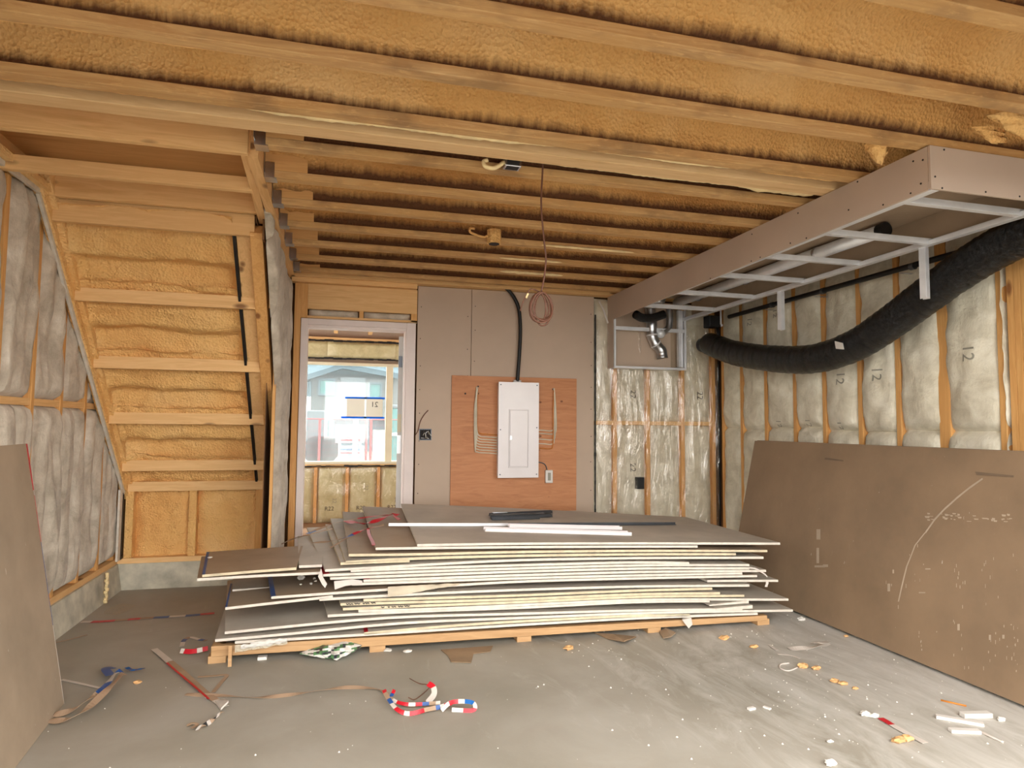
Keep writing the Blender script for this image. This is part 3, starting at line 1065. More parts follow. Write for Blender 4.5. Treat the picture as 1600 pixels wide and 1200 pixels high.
rect_frame('window_frame', wx0, wx1, wz0 - .03, wz1 + .02, YW - .005, YW + .1, .035, M['vinyl'], win)
box_obj('window_mullion', (.575, YW + .0, wz0), (.665, YW + .09, wz1), M['vinyl'], win, bevel=.004)
box_obj('window_sill', (wx0, YW - .02, .77), (wx1, YW + .1, .80), M['vinyl'], win)
box_obj('window_glass', (wx0 + .03, YW + .06, wz0), (.58, YW + .064, wz1), M['glass'], win)
box_obj('window_glass', (.66, YW + .06, wz0), (wx1 - .03, YW + .064, wz1), M['glass'], win)
yg = YW + .055
p0, p1 = on(541, 620, 1, yg), on(603, 655, 1, yg)
zt, zb_ = p0.z, on(570, 652, 1, yg).z
xm = on(571, 630, 1, yg).x
for i, (a, b_, lab) in enumerate(((p0.x + .01, xm - .01, 'blank grey paper taped to the window, left of the numbered sheet'), (xm + .012, on(598, 630, 1, yg).x, 'grey paper sheet with mirrored number 21 taped to the window'))):
    pp = MB(); pp.box((a, yg - .003, zb_), (b_, yg - .001, zt - .01))
    s_ = tag(mesh_obj('notice_sheet', pp, M['sheetpaper']), lab, 'paper', 'papers on the window')
    for z in (zt - .012, zb_ - .005):
        tp = MB(); tp.box((a - .025 if not (i == 0 and z < 1.5) else a - .07, yg - .006, z - .012), (b_ + .025, yg - .0035, z + .013))
        mesh_obj('masking_tape', tp, M['bluetape'], s_)
    if i == 1:
        vs, fs = text_pts('21', .10)
        t_ = MB(); t_.add([V(((a + b_) / 2 - .0 - p.x, yg - .0045, (zb_ + zt) / 2 + .035 + p.y)) for p in vs], fs)
        mesh_obj('handwritten_number', t_, M['ink'], s_)

# ---- outdoors beyond the window
og = MB(); og.box((-40, 9.3, -.3), (60, 120, -.02))
struct('ground_outside', og, M['gravel'])
YH = 32.0


def hp(x, y, Y=YH):
    return on(x, y, 1, Y)


hs = thing('house', 'pale two storey house with grey roof seen through the window', 'house', (hp(540, 640).x, YH, 0))
hw = MB()
a, b_ = hp(484, 590), hp(575, 650)
x0, x1 = hp(486, 600).x, hp(640, 600).x
zt_ = hp(540, 585).z
hw.box((x0, YH, 1.5), (x1 + 6, YH + 8, zt_))
mesh_obj('wall', hw, M['siding'], hs)
gw = MB(); gw.box((x0 + .3, YH + .6, -.1), (x1 + 6, YH + 8, 1.5)); mesh_obj('lower_wall', gw, M['roofm'], hs)
pb_ = MB(); pb_.box((hp(533, 600).x, YH - .12, hp(540, 632).z), (hp(571, 600).x, YH, hp(540, 590).z)); mesh_obj('pale_wall_panel', pb_, M['siding_w'], hs)
pl_ = MB()
for x in range(484, 534, 6):
    c_ = hp(x, 610)
    pl_.box((c_.x - .02, YH - .03, 1.6), (c_.x + .02, YH, zt_))
mesh_obj('siding_battens', pl_, M['siding_w'], hs)['kind'] = 'stuff'
rf = MB()
r0, r1, r2 = hp(476, 592), hp(535, 573), hp(640, 592)
for (p, q) in ((r0, r1), (r1, V((r2.x, YH, r2.z)))):
    rf.hexa([V((p.x, YH - .5, p.z - .12)), V((q.x, YH - .5, q.z - .12)), V((q.x, YH + 9, q.z - .12)), V((p.x, YH + 9, p.z - .12)), V((p.x, YH - .5, p.z + .12)), V((q.x, YH - .5, q.z + .12)), V((q.x, YH + 9, q.z + .12)), V((p.x, YH + 9, p.z + .12))])
rf.add([V((r0.x - 6, YH + 2.0, r0.z + .1)), V((r2.x + 8, YH + 2.0, r0.z + .1)), V((r2.x + 8, YH + 9, r0.z + 5)), V((r0.x - 6, YH + 9, r0.z + 5))], [(0, 1, 2, 3)])
rf.add([V((r0.x, YH, r0.z)), V((r1.x, YH, r0.z)), V((r1.x, YH, r1.z))], [(0, 1, 2)], 0)
rf.add([V((r1.x, YH, r0.z)), V((r2.x, YH, r2.z)), V((r1.x, YH, r1.z))], [(0, 1, 2)], 0)
mesh_obj('roof', rf, M['roofm'], hs)
for (xa, ya, xb, yb) in ((497, 592, 524, 618), (575, 598, 597, 625), (479, 597, 487, 620)):
    p, q = hp(xa, yb), hp(xb, ya)
    wf_ = rect_frame('window', p.x, q.x, p.z, q.z, YH - .2, YH - .02, .09, M['roofm'], hs)
    box_obj('pane', (p.x + .05, YH - .1, p.z + .05), (q.x - .05, YH - .06, q.z - .05), M['teal'], wf_)
YF = 16.0
fc = thing('site_fence', 'red plastic mesh site fence crossing the plot outside', 'fence', (hp(540, 700, YF).x, YF, 0))
zt1, zb1 = hp(540, 655, YF).z, .0
fx0, fx1 = hp(460, 655, YF).x, hp(660, 655, YF).x
for z in (zt1, zb1 + .12):
    rr_ = MB(); rr_.tube([(fx0, YF, z), (fx1, YF, z)], .014, 6)
    mesh_obj('rail', rr_, M['orange_net'], fc)
for x in (573, 580, 500):
    p = hp(x, 655, YF)
    pp = MB(); pp.tube([(p.x, YF, 0), (p.x, YF, zt1)], .03, 6)
    mesh_obj('post', pp, M['orange_net'], fc)
nt_ = MB()
for k in range(46):
    x = fx0 + (fx1 - fx0) * k / 45
    nt_.box((x - .002, YF - .002, .1), (x + .002, YF + .002, zt1))
for k in range(9):
    z = .12 + (zt1 - .12) * k / 9
    nt_.box((fx0, YF - .002, z - .002), (fx1, YF + .002, z + .002))
mesh_obj('mesh_netting', nt_, M['orange_net'], fc)['kind'] = 'stuff'
p, q = hp(524, 692, 15.8), hp(570, 664, 15.8)
sgp = (p.x + .1, q.x - .1)
sg = thing('site_sign', 'white site sign with red and blue stripes on red fence', 'sign', (p.x, 15.8, 0))
box_obj('panel', (p.x, 15.78, p.z), (q.x, 15.82, q.z), M['white_out'], sg)
box_obj('panel', (p.x + .1, 15.78, p.z - .35), (q.x, 15.82, p.z - .06), M['white_out'], sg)
for dz, mt in ((.05, 'red'), (.12, 'red'), (.30, 'red'), (-.16, 'blue'), (-.24, 'red')):
    box_obj('stripe', (p.x + .12, 15.765, p.z + dz), (q.x - .1, 15.779, p.z + dz + (.02 if dz != .05 else .04)), M[mt], sg)
for xx in sgp:
    box_obj('leg', (xx - .03, 15.82, -.02), (xx + .03, 15.88, p.z + .3), M['white'], sg)
pst = MB(); pst.box((hp(556, 650, 15.6).x - .06, 15.55, 0), (hp(556, 650, 15.6).x + .06, 15.65, hp(556, 655, 15.6).z))
tag(mesh_obj('marker_post', pst, M['white_out']), 'white wooden post standing before the site sign', 'post')
tc = thing('portable_toilet', 'teal portable toilet behind the red site fence', 'portable toilet', (hp(618, 660, 19).x, 19, 0))
p, q = hp(612, 690, 19), hp(627, 638, 19)
box_obj('cabin', (p.x, 19, 0), (q.x + .3, 20, q.z), M['teal'], tc, bevel=.03)
box_obj('roof_cap', (p.x - .05, 18.95, q.z), (q.x + .35, 20.05, q.z + .1), M['siding_w'], tc, bevel=.03)
box_obj('door_rib', (p.x, 18.97, q.z * .55), (q.x + .3, 19, q.z * .6), M['white'], tc)
vn = thing('parked_truck', 'white and teal truck parked beyond the red fence', 'truck', (hp(500, 680, 22).x, 22, 0))
a, b_, c_ = hp(478, 680, 22).x, hp(512, 650, 22).x, hp(522, 650, 22).x
box_obj('body', (a, 22, .5), (b_, 24, hp(500, 641, 22).z), M['siding_w'], vn, bevel=.05)
box_obj('cab', (b_, 22.1, .5), (c_, 23.9, hp(500, 655, 22).z), M['teal'], vn, bevel=.08)
for x in (a + .6, c_ - .5):
    w_ = MB(); w_.tube([(x, 21.9, .45), (x, 22.2, .45)], .45, 14)
    mesh_obj('wheel', w_, M['black'], vn)
pn_ = MB(); pn_.box((hp(583, 690, 24).x, 24, 0), (hp(606, 690, 24).x, 24.1, hp(595, 672, 24).z))
tag(mesh_obj('plywood_hoarding', pn_, M['vinyl']), 'pale board hoarding beyond the fence posts', 'hoarding')
gr_ = MB()
for k in range(260):
    x = random.uniform(fx0, fx1 + 1); y = random.uniform(11, 21); s = random.uniform(.04, .16)
    gr_.add([(x - s, y - s, -.02), (x + s, y - s, -.02), (x + s, y + s, -.02), (x - s, y + s, -.02), (x + s * .2, y, s * .9)], [(0, 1, 4), (1, 2, 4), (2, 3, 4), (3, 0, 4)])
o = mesh_obj('rubble', gr_, M['siding']); tag(o, 'loose rubble and clods on the plot beyond the window', 'rubble'); o['kind'] = 'stuff'

# ================================================================ SOFFIT
SX0, SX1, SY0, SY1 = 2.434, 3.195, 2.213, 5.60
zn, zf_ = 2.334, 2.295
sf = thing('soffit_bulkhead', 'plasterboard clad bulkhead with open metal stud ladder hanging below the ceiling', 'bulkhead', (SX0, SY1, 1.84))
pm = MB()
pm.hexa([(SX0, SY0, zn), (SX0 + .013, SY0 + .013, zn), (SX0 + .013, YB - .02, zf_), (SX0, YB - .02, zf_), (SX0, SY0, ZC - .004), (SX0 + .013, SY0 + .013, ZC - .004), (SX0 + .013, YB - .02, ZC - .004), (SX0, YB - .02, ZC - .004)])
sp = mesh_obj('side_panel', pm, M['gyp_soffit'], sf, bevel=.001)
box_obj('end_panel', (SX0, SY0 - .013, zn), (SX1, SY0, ZC - .004), M['gyp_soffit'], sf, bevel=.0015)
sc_ = MB()
for (x, y, ax, v) in ((1442, 250, 0, SX0), (1427, 252, 0, SX0), (1439, 287, 0, SX0), (1423, 302, 0, SX0), (1340, 284, 0, SX0), (1326, 328, 0, SX0), (1247, 333, 0, SX0), (1380, 320, 0, SX0), (1260, 372, 0, SX0), (1175, 366, 0, SX0), (1235, 380, 0, SX0), (1188, 402, 0, SX0), (1174, 408, 0, SX0), (1110, 435, 0, SX0), (1475, 234, 1, SY0 - .013), (1461, 276, 1, SY0 - .013), (1472, 294, 1, SY0 - .013), (1540, 300, 1, SY0 - .013), (1593, 307, 1, SY0 - .013)):
    p = on(x, y, ax, v)
    d = V((-.0015, 0, 0)) if ax == 0 else V((0, -.0015, 0))
    sc_.tube([p - d * .3, p + d], .0045, 8)
mesh_obj('screw_heads', sc_, M['ink'], sp)['kind'] = 'stuff'
box_obj('drop_side_panel', (SX0, SY1, 1.842), (SX0 + .013, YB - .02, 2.3), M['gyp_soffit'], sf, bevel=.001)
box_obj('drop_back_panel', (SX0 + .013, YB - .06, 1.86), (SX1 - .12, YB - .05, 2.5), M['gyp_wall'], sf)
box_obj('drop_back_strip', (SX1 - .12, YB - .06, 1.86), (SX1, YB - .05, 2.5), M['gyp_brown'], sf)
box_obj('outer_side_panel', (SX1, SY0, zn), (SX1 + .012, SY1 - .1, ZC - .004), M['gyp_brown'], sf)
box_obj('top_panel', (SX0 + .28, SY0 + .02, 2.505), (SX1, SY1 - .1, 2.518), M['gyp_brown'], sf)


def zs(y):
    return zn + (2.32 - zn) * (y - SY0) / (SY1 - SY0)


def chan(name, a, b_, w, h, mat, up=V((0, 0, 1)), open_=1):
    """C channel: web w wide facing the open_ side, flanges h deep"""
    a, b_ = V(a), V(b_)
    d = (b_ - a).normalized()
    s = up.cross(d).normalized()
    m_ = MB()
    t = .002
    m_.beam(a, b_, w, t, side=s)
    for k in (-1, 1):
        o_ = s * (w / 2 * k) + up * (h / 2 * open_)
        m_.beam(a + o_, b_ + o_, t, h, side=s)
        o2 = s * ((w / 2 - .004) * k) + up * (h * open_)
        m_.beam(a + o2, b_ + o2, .008, t, side=s)
    return mesh_obj(name, m_, mat, sf)


def angle_track(name, y0, y1, x, z_off, sgn):
    m_ = MB()
    for (yy0, yy1) in ((y0, y1),):
        m_.beam((x + sgn * .02, yy0, zs(yy0) + z_off), (x + sgn * .02, yy1, zs(yy1) + z_off), .04, .002, side=(1, 0, 0))
        m_.beam((x, yy0, zs(yy0) + z_off + .02), (x, yy1, zs(yy1) + z_off + .02), .002, .04, side=(1, 0, 0))
        m_.beam((x + sgn * .04, yy0, zs(yy0) + z_off + .012), (x + sgn * .04, yy1, zs(yy1) + z_off + .012), .002, .024, side=(1, 0, 0))
    mesh_obj(name, m_, M['metal_lt'], sf)


angle_track('bottom_track', SY0, SY1, SX0 + .014, .0, 1)
angle_track('bottom_track', SY0, SY1, SX1, -.002, -1)
tt = MB(); tt.beam((SX0 + .04, SY0 + .03, 2.50), (SX0 + .04, SY1, 2.50), .05, .03, side=(1, 0, 0)); mesh_obj('top_track', tt, M['metal'], sf)
tt = MB(); tt.beam((SX0 + .0145, SY0 + .02, 2.43), (SX0 + .0145, SY1, 2.43), .002, .15, side=(1, 0, 0)); mesh_obj('inner_face', tt, M['metal'], sf)
for y in (2.385, 2.895, 3.40, 3.915, 4.505, 5.08):
    chan('cross_stud', (SX0 + .03, y, zs(y) + .003), (SX1 - .01, y, zs(y) + .003), .030, .03, M['metal_lt'])
for (x, yt, yb, Y) in ((1225, 455, 515, 4.18), (1451, 388, 466, 2.93)):
    zb_ = on(x, yb, 0, SX1).z
    chan('hanging_stud', (SX1, Y, zb_), (SX1, Y, zs(Y) + .0), .038, .034, M['metal_lt'], up=V((.3, -1, 0)).normalized(), open_=-1)
# drop frame at the back
yf2 = SY1
for a, b_ in (((SX0 + .005, yf2, 1.842), (SX0 + .03, yf2 + .04, 2.31)), ((SX1 - .02, yf2, 1.842), (SX1, yf2 + .04, 2.42)), ((SX0 + .03, yf2, 1.842), (SX1 - .02, yf2 + .10, 1.862)), ((SX0 + .03, yf2, 2.20), (SX1 - .02, yf2 + .03, 2.235))):
    box_obj('drop_frame_member', a, b_, M['metal_lt'], sf, bevel=.002)

# ducts inside the bulkhead
p = on(1385, 358, 1, 3.05)
vd = thing('vent_pipe', 'round pale metal vent pipe with black cap inside the bulkhead', 'vent pipe', (p.x, 3.05, p.z))
tb = MB(); tb.tube([p + V((0, .02, 0)), V((p.x - .03, 5.45, p.z + .0))], .04, 16); mesh_obj('pipe', tb, M['metal_lt'], vd, smooth=True)
tb = MB(); tb.tube([p, p + V((0, .05, 0))], .042, 18); mesh_obj('black_cap', tb, M['black'], vd)
for y in (3.6, 4.4, 5.1):
    tb = MB(); tb.tube([V((p.x - .007, y, p.z)), V((p.x - .007, y + .02, p.z))], .044, 16); mesh_obj('coupling', tb, M['metal'], vd, smooth=True)
yd = 5.63
pa = [on(x, y, 1, yd) for x, y in ((1016, 480), (1018, 505), (1019, 525), (1024, 537), (1033, 548), (1035, 560))]
dt = thing('metal_elbow_duct', 'shiny metal elbow duct bending down inside the bulkhead drop', 'duct', pa[0])
pa2 = smooth_path([pa[0] + V((-.02, -.25, .03)), pa[0] + V((0, 0, .02))] + pa[1:], 6)
tb = MB(); tb.tube(pa2, .045, 16, rfn=lambda i: .050 * (1 + .05 * math.sin(i * 1.1))); mesh_obj('pipe', tb, M['metal'], dt, smooth=True)
for k in (10, 17, 24):
    tb = MB(); tb.tube(pa2[k:k + 2], .056, 16); mesh_obj('crimped_joint', tb, M['metal_lt'], dt, smooth=True)
pa = [on(x, y, 1, yd) for x, y in ((1046, 480), (1046, 500), (1044, 513), (1036, 519), (1032, 521))]
dt = thing('metal_elbow_duct', 'short metal elbow duct with open round mouth, right of the longer one', 'duct', pa[0])
tb = MB(); tb.tube(smooth_path(pa, 5), .034, 14, cap=True); mesh_obj('pipe', tb, M['metal'], dt, smooth=True)
tb = MB(); tb.tube([pa[-1] + V((-.01, -.03, -.01)), pa[-1]], .04, 16); mesh_obj('open_mouth', tb, M['metal_lt'], dt, smooth=True)
p = on(1061, 500, 1, 5.64)
vs_ = MB(); vs_.box((p.x - .022, 5.62, 1.87), (p.x + .022, 5.65, 2.42)); vs_.box((p.x - .024, 5.61, 1.87), (p.x - .019, 5.64, 2.42)); vs_.box((p.x + .019, 5.61, 1.87), (p.x + .024, 5.64, 2.42))
mesh_obj('upright_stud', vs_, M['metal_lt'], sf)
p = on(992, 492, 1, 5.4)
fx = MB(); fx.tube(smooth_path([p + V((0, -.02, 0)), p + V((.08, .02, -.02)), p + V((.2, .05, -.01)), p + V((.32, .05, .03))], 5), .04, 12)
tag(mesh_obj('flexible_connector', fx, M['duct'], smooth=True), 'short black flexible connector above the drop frame', 'duct')

# black flexible duct along the right wall
xd = 3.38
dp = [on(1108, 537, 0, xd)] + [on(x, y, 0, xd) for x, y in ((1150, 552), (1215, 561), (1275, 560), (1335, 540), (1390, 505))] + [on(1440, 468, 0, xd), on(1500, 424, 0, xd), on(1560, 387, 0, xd), on(1625, 358, 0, xd), on(1740, 330, 0, xd)]
dpath = smooth_path(dp, 14)
fd = thing('flexible_duct', 'fat black flexible duct sagging across the insulated right wall', 'duct', dp[0])
tb = MB(); tb.tube(dpath, .11, 28, rfn=lambda i: .108 * (1 + .018 * math.sin(i * 2.4) + .03 * nz(i * .23, 1, 1)) * (1 if i > 1 else .97))
mesh_obj('duct_sleeve', tb, M['duct'], fd, smooth=True)
tb = MB(); tb.tube([dpath[0], dpath[0] + V((0, .12, .0))], .07, 20); mesh_obj('collar', tb, M['metal_dk'], fd)
q = on(1311, 540, 0, xd - .112)
lb = MB()
for k in range(1):
    c4 = [on(x, y, 0, xd - .114) for x, y in ((1304, 533), (1316, 536), (1318, 546), (1306, 545))]
    lb.hexa([c + V((.006, 0, 0)) for c in c4] + [c for c in c4])
mesh_obj('paper_label', lb, M['whitep'], fd)
pp_ = [on(1132, 497, 0, 3.5), on(1438, 408, 0, 3.5), V((3.5, 1.2, 2.34))]
gp = thing('gas_pipe', 'thin black steel pipe running level above the black duct', 'pipe', pp_[0])
tb = MB(); tb.tube([V((3.5, 5.35, pp_[0].z)), V((3.5, 1.2, pp_[0].z + .01))], .019, 12); mesh_obj('pipe', tb, M['black'], gp, smooth=True)
for y in (4.7, 4.1, 3.3):
    tb = MB(); tb.tube([V((3.5, y, pp_[0].z)), V((3.5, y + .03, pp_[0].z))], .024, 12); mesh_obj('coupling', tb, M['metal_dk'], gp)
    box_obj('strap', (3.5, y + .1, pp_[0].z - .024), (3.62, y + .12, pp_[0].z - .021), M['metal'], gp)
c = on(1113, 503, 1, 5.42)
bx = thing('black_junction_box', 'small black box beside the end of the flexible duct', 'junction box', c)
box_obj('body', c + V((-.06, -.05, -.055)), c + V((.06, .06, .055)), M['black'], bx, bevel=.006)
tb = MB(); tb.tube([c + V((.05, 0, -.05)), c + V((.07, 0, -.12)), c + V((.05, 0, -.2))], .014, 8); mesh_obj('drop_pipe', tb, M['black'], bx, smooth=True)
box_obj('strap', c + V((.05, -.055, -.03)), c + V((.065, -.05, .12)), M['metal_lt'], bx)
tb = MB(); tb.tube([c + V((.085, -.02, -.03)), c + V((.085, .0, -.03))], .014, 10); mesh_obj('fitting', tb, M['metal_lt'], bx)
pl_ = MB(); k0, k1 = on(936, 470, 1, 5.66), on(944, 500, 1, 5.66); pl_.tube([k0, on(944, 487, 1, 5.66), on(950, 505, 1, 5.66)], .009, 8)
tag(mesh_obj('white_cable_stub', pl_, M['whitep'], smooth=True), 'short white cable poking out left of the bulkhead end', 'cable')

# ================================================================ ELECTRICAL WALL
YP = YB - .014
bp_ = thing('plywood_backboard', 'reddish plywood backboard screwed to the grey wall panels', 'board', (1.53, YP, .5))
yp = YP - .018
x0, x1 = on(706, 600, 1, yp).x, on(901, 600, 1, yp).x
box_obj('sheet', (x0, yp, .52), (x1, YP - .001, on(800, 589, 1, yp).z), M['plywood'], bp_, bevel=.001)
for (x, y) in ((747, 604), (747, 615), (727, 615), (864, 608)):
    kn = MB()
    p = on(x, y, 1, yp); kn.tube([p, p - V((0, .002, 0))], .009, 8)
    mesh_obj('drilled_hole', kn, M['ink'], bp_)
ypan = yp - .095
ep = thing('breaker_panel', 'tall white breaker panel on the plywood backboard', 'breaker panel', (1.5, yp, .84))
a, b_ = on(777.5, 747, 1, ypan), on(842, 598, 1, ypan)
a.x = on(778.5, 670, 1, ypan).x; b_.x = on(842, 670, 1, ypan).x
box_obj('enclosure', (a.x + .012, ypan + .006, a.z + .012), (b_.x - .012, yp, b_.z - .012), M['metal_lt'], ep)
box_obj('cover', (a.x, ypan, a.z), (b_.x, ypan + .006, b_.z), M['white'], ep, bevel=.002)
da, db = on(793.5, 731, 1, ypan), on(826, 640, 1, ypan)
da.x = on(794.5, 690, 1, ypan).x; db.x = on(826, 690, 1, ypan).x
rect_frame('door_surround', da.x, db.x, da.z, db.z, ypan - .008, ypan, .008, M['white'], ep)
dd_ = box_obj('panel_door', (da.x + .012, ypan - .007, da.z + .012), (db.x - .012, ypan - .001, db.z - .012), M['white'], ep, bevel=.002)
hx = on(798, 684, 1, ypan)
box_obj('latch', hx + V((-.012, -.014, -.02)), hx + V((.012, -.006, .02)), M['metal_lt'], dd_, bevel=.003)
for (xx, z_) in ((a.x + .02, b_.z - .025), (a.x + .02, a.z + .03), (a.x + .02, (a.z + b_.z) / 2), (b_.x - .02, b_.z - .025), (b_.x - .02, a.z + .03), (b_.x - .02, (a.z + b_.z) / 2 + .02)):
    scs = MB()
    scs.tube([(xx, ypan, z_), (xx, ypan - .003, z_)], .006, 8)
    mesh_obj('cover_screw', scs, M['metal_dk'], ep)
yc = yp - .03
cp = [on(x, y, 1, yc) for x, y in ((786, 448), (795, 454), (805, 468), (811, 485), (813, 510), (812, 545), (809, 588), (808, 596))]
cn = thing('black_conduit', 'thick black conduit curving from the ceiling to the breaker panel', 'conduit', cp[-1])
tb = MB(); tb.tube(smooth_path([cp[0] + V((-.08, -.0, .05))] + cp, 6), .017, 12); mesh_obj('conduit', tb, M['black'], cn, smooth=True)
tb = MB(); tb.tube([cp[-1] + V((-.035, 0, 0)), cp[-1] + V((.035, 0, 0))], .014, 10); mesh_obj('clamp', tb, M['metal_lt'], cn)
yk = yp - .012


def cable(name, pts, r, mat, label, cat='cable', group=None, n=6):
    m_ = MB(); m_.tube(smooth_path(pts, n), r, 7)
    return tag(mesh_obj(name, m_, mat, smooth=True), label, cat, group)


ordn = ['topmost', 'second', 'third', 'fourth', 'fifth', 'sixth', 'seventh', 'lowest']
for k in range(8):
    yh = 677 + k * 4.2
    xo = k * .55
    top = on(746.5 - (k % 3), 606, 1, yk)
    pts = [top + V((0, .02, 0)), top + V((0, -.004, -.01)), on(745.5 - xo * .8 - (k % 2), 640, 1, yk - .004 * (k % 3)), on(746 - xo, yh - 8, 1, yk - .006 * (k % 3)), on(750 - xo, yh, 1, yk), on(762, yh + 1.5, 1, yk), on(782, yh + 3, 1, yk)]
    cable('branch_cable', pts, .0052, M['cable_o'] if k == 0 else M['cable_w'], ('orange' if k == 0 else 'white') + ' cable entering the breaker panel on its left side, %s of eight' % ordn[k], group='cables left of the breaker panel', n=5)
for k, yh in enumerate((673, 678, 687, 694, 701)):
    top = on(865 + (k % 2), 608, 1, yk)
    xo = [0, 3, 1.5, 0, -2][k]
    pts = [top + V((0, .02, 0)), top + V((0, -.004, -.01)), on(866 + xo * .8, 640, 1, yk - .004 * (k % 3)), on(866 + xo, yh - 8, 1, yk - .005 * (k % 3)), on(862 + xo, yh, 1, yk), on(850, yh - .5, 1, yk), on(840, yh - 1, 1, yk)]
    cable('branch_cable', pts, .0052, M['cable_o'] if k == 4 else M['cable_w'], ('orange' if k == 4 else 'white') + ' cable entering the breaker panel on its right side, %s of five' % ['topmost', 'second', 'third', 'fourth', 'lowest'][k], group='cables right of the breaker panel', n=5)
c = on(857.5, 744.5, 1, yp - .02)
ob = thing('surge_protector', 'small white box on plywood lower right of the breaker panel', 'outlet box', c)
box_obj('body', c + V((-.034, -.015, -.058)), c + V((.034, .02, .058)), M['whitep'], ob, bevel=.004)
box_obj('grey_face_label', c + V((-.014, -.017, -.035)), c + V((.014, -.015, .035)), M['print'], ob)
cable('grey_cable', [on(841, 722, 1, yk), on(849, 724, 1, yk), on(853, 728, 1, yk), on(855, 735, 1, yk)], .005, M['metal_dk'], 'short grey cable from breaker panel to small white box')
c = on(664.5, 679, 1, YP)
sx_ = thing('wall_switch_box', 'open dark electrical box in the wall right of the door', 'outlet box', c)
rect_frame('box_rim', c.x - .055, c.x + .055, c.z - .05, c.z + .05, YP - .004, YP + .01, .008, M['metal_dk'], sx_)
box_obj('box_interior', c + V((-.05, .0, -.045)), c + V((.05, .0005, .045)), M['ink'], sx_)
for k in range(7):
    a = c + V((random.uniform(-.04, .04), -.006, random.uniform(-.035, .035)))
    w_ = MB(); w_.tube([a, a + V((random.uniform(-.025, .025), -.006, random.uniform(-.025, .025))), a + V((random.uniform(-.03, .03), 0, random.uniform(-.03, .03)))], .003, 6)
    mesh_obj('wire_end', w_, M['cable_w'] if k % 2 else M['metal_lt'], sx_, smooth=True)
cable('loose_wire', [on(x, y, 1, YP - .015) for x, y in ((648, 681), (653, 673), (657, 658), (663, 648), (669, 641))], .004, M['brownw'], 'brown wire sticking out of the wall above the open electrical box')
ww_ = on(649, 676, 1, YP)

# hanging cable with coil
Yc = 2.9
cpts = [V((on(848, 258, 2, ZC).x, 2.885, ZC + .04)), on(848, 262, 1, Yc), on(846, 300, 1, Yc), on(846, 330, 1, Yc), on(850, 375, 1, Yc), on(853, 405, 1, Yc), on(850, 435, 1, Yc), on(846, 455, 1, Yc)]
hc = thing('hanging_cable', 'thin brown cable hanging from the ceiling beam, ending in a loose coil', 'cable', cpts[0])
tb = MB(); tb.tube(smooth_path(cpts, 6), .0045, 8); mesh_obj('drop', tb, M['brownw'], hc, smooth=True)
cc = on(845, 481, 1, Yc)
for k in range(6):
    a_, b2 = (.052, .044, .036, .056, .040, .047)[k], (.072, .066, .070, .062, .076, .068)[k]
    off = V(((0, .008, -.010, .004, .012, -.006)[k], -.012 + .005 * k, (0, .004, .0, .008, -.006, .003)[k]))
    tb = MB(); tb.tube([cc + off + V((a_ * math.cos(t) * (1 - .12 * math.sin(t)), .006 * math.sin(2 * t + k), b2 * math.sin(t))) for t in [2 * math.pi * j / 30 for j in range(31)]], .0042, 7, cap=False)
    mesh_obj('coil_loop', tb, M['brownw'], hc, smooth=True)
tb = MB(); tb.tube(smooth_path([cc + V((-.0, -.01, .07)), cc + V((-.05, -.01, .085)), cc + V((-.07, -.01, .06)), cc + V((-.09, -.01, .02)), cc + V((-.1, 0, -.02))], 6), .003, 6); mesh_obj('free_end', tb, M['brownw'], hc, smooth=True)
tb = MB(); tb.tube([cc + V((-.066, -.012, .062)), cc + V((-.076, -.012, .04))], .005, 8); mesh_obj('brass_tip', tb, M['cream'], hc)

# ceiling boxes
c = on(803, 257, 2, ZC + .0) + V((0, .01, 0))
cb_ = thing('ceiling_outlet_box', 'grey plastic outlet box beside the ceiling beam', 'outlet box', c)
rect = MB(); rect.box(c + V((-.04, -.0, -.004)), c + V((.04, .055, .05))); mesh_obj('box', rect, M['metal'], cb_, bevel=.003)
rect = MB(); rect.box(c + V((-.03, -.002, .002)), c + V((.03, .0, .035))); rect.box(c + V((-.03, .006, -.006)), c + V((.03, .045, -.003))); mesh_obj('dark_opening', rect, M['ink'], cb_)
lp = MB(); lp.tube(smooth_path([c + V((-.04, .02, .02)), c + V((-.07, .0, -.01)), c + V((-.10, .0, -.025)), c + V((-.135, .01, -.015)), c + V((-.14, .02, .01)), c + V((-.12, .02, .02))], 6), .010, 8)
mesh_obj('foam_coated_loop', lp, M['cream'], cb_, smooth=True)
c = on(772, 374, 2, ZC - .01)
cb_ = thing('ceiling_light_box', 'foam splattered octagonal box hanging between the far ceiling joists', 'outlet box', c)
tb = MB(); tb.tube([c + V((0, 0, -.03)), c + V((0, 0, .06))], .048, 8); mesh_obj('box', tb, M['foam_plain'], cb_)
tb = MB(); tb.tube([c + V((0, 0, -.031)), c + V((0, 0, -.034))], .036, 8); mesh_obj('dark_opening', tb, M['ink'], cb_)
tb = MB(); tb.tube(smooth_path([c + V((-.045, 0, .02)), c + V((-.07, 0, .01)), c + V((-.12, 0, .02)), c + V((-.16, 0, .035)), c + V((-.16, 0, .06)), c + V((-.13, 0, .06))], 6), .008, 8); mesh_obj('coated_cable_tail', tb, M['foam_plain'], cb_, smooth=True)

# ================================================================ LEANING BOARDS
def slab(name, p_bottom_far, p_bottom_near, p_top_far, p_top_near, t, n, mats, label, cat, group=None, sub=24):
    m_ = MB()
    bf, bn, tf, tn = map(V, (p_bottom_far, p_bottom_near, p_top_far, p_top_near))
    n = V(n).normalized()
    m_.hexa([bf, bn, tn, tf, bf - n * t, bn - n * t, tn - n * t, tf - n * t])
    # front face is polygon 0 (bottom ring), rest edges
    m_.m = [0, 0, 1, 1, 1, 1]
    return tag(mesh_obj(name, m_, mats, bevel=.0012), label, cat, group)


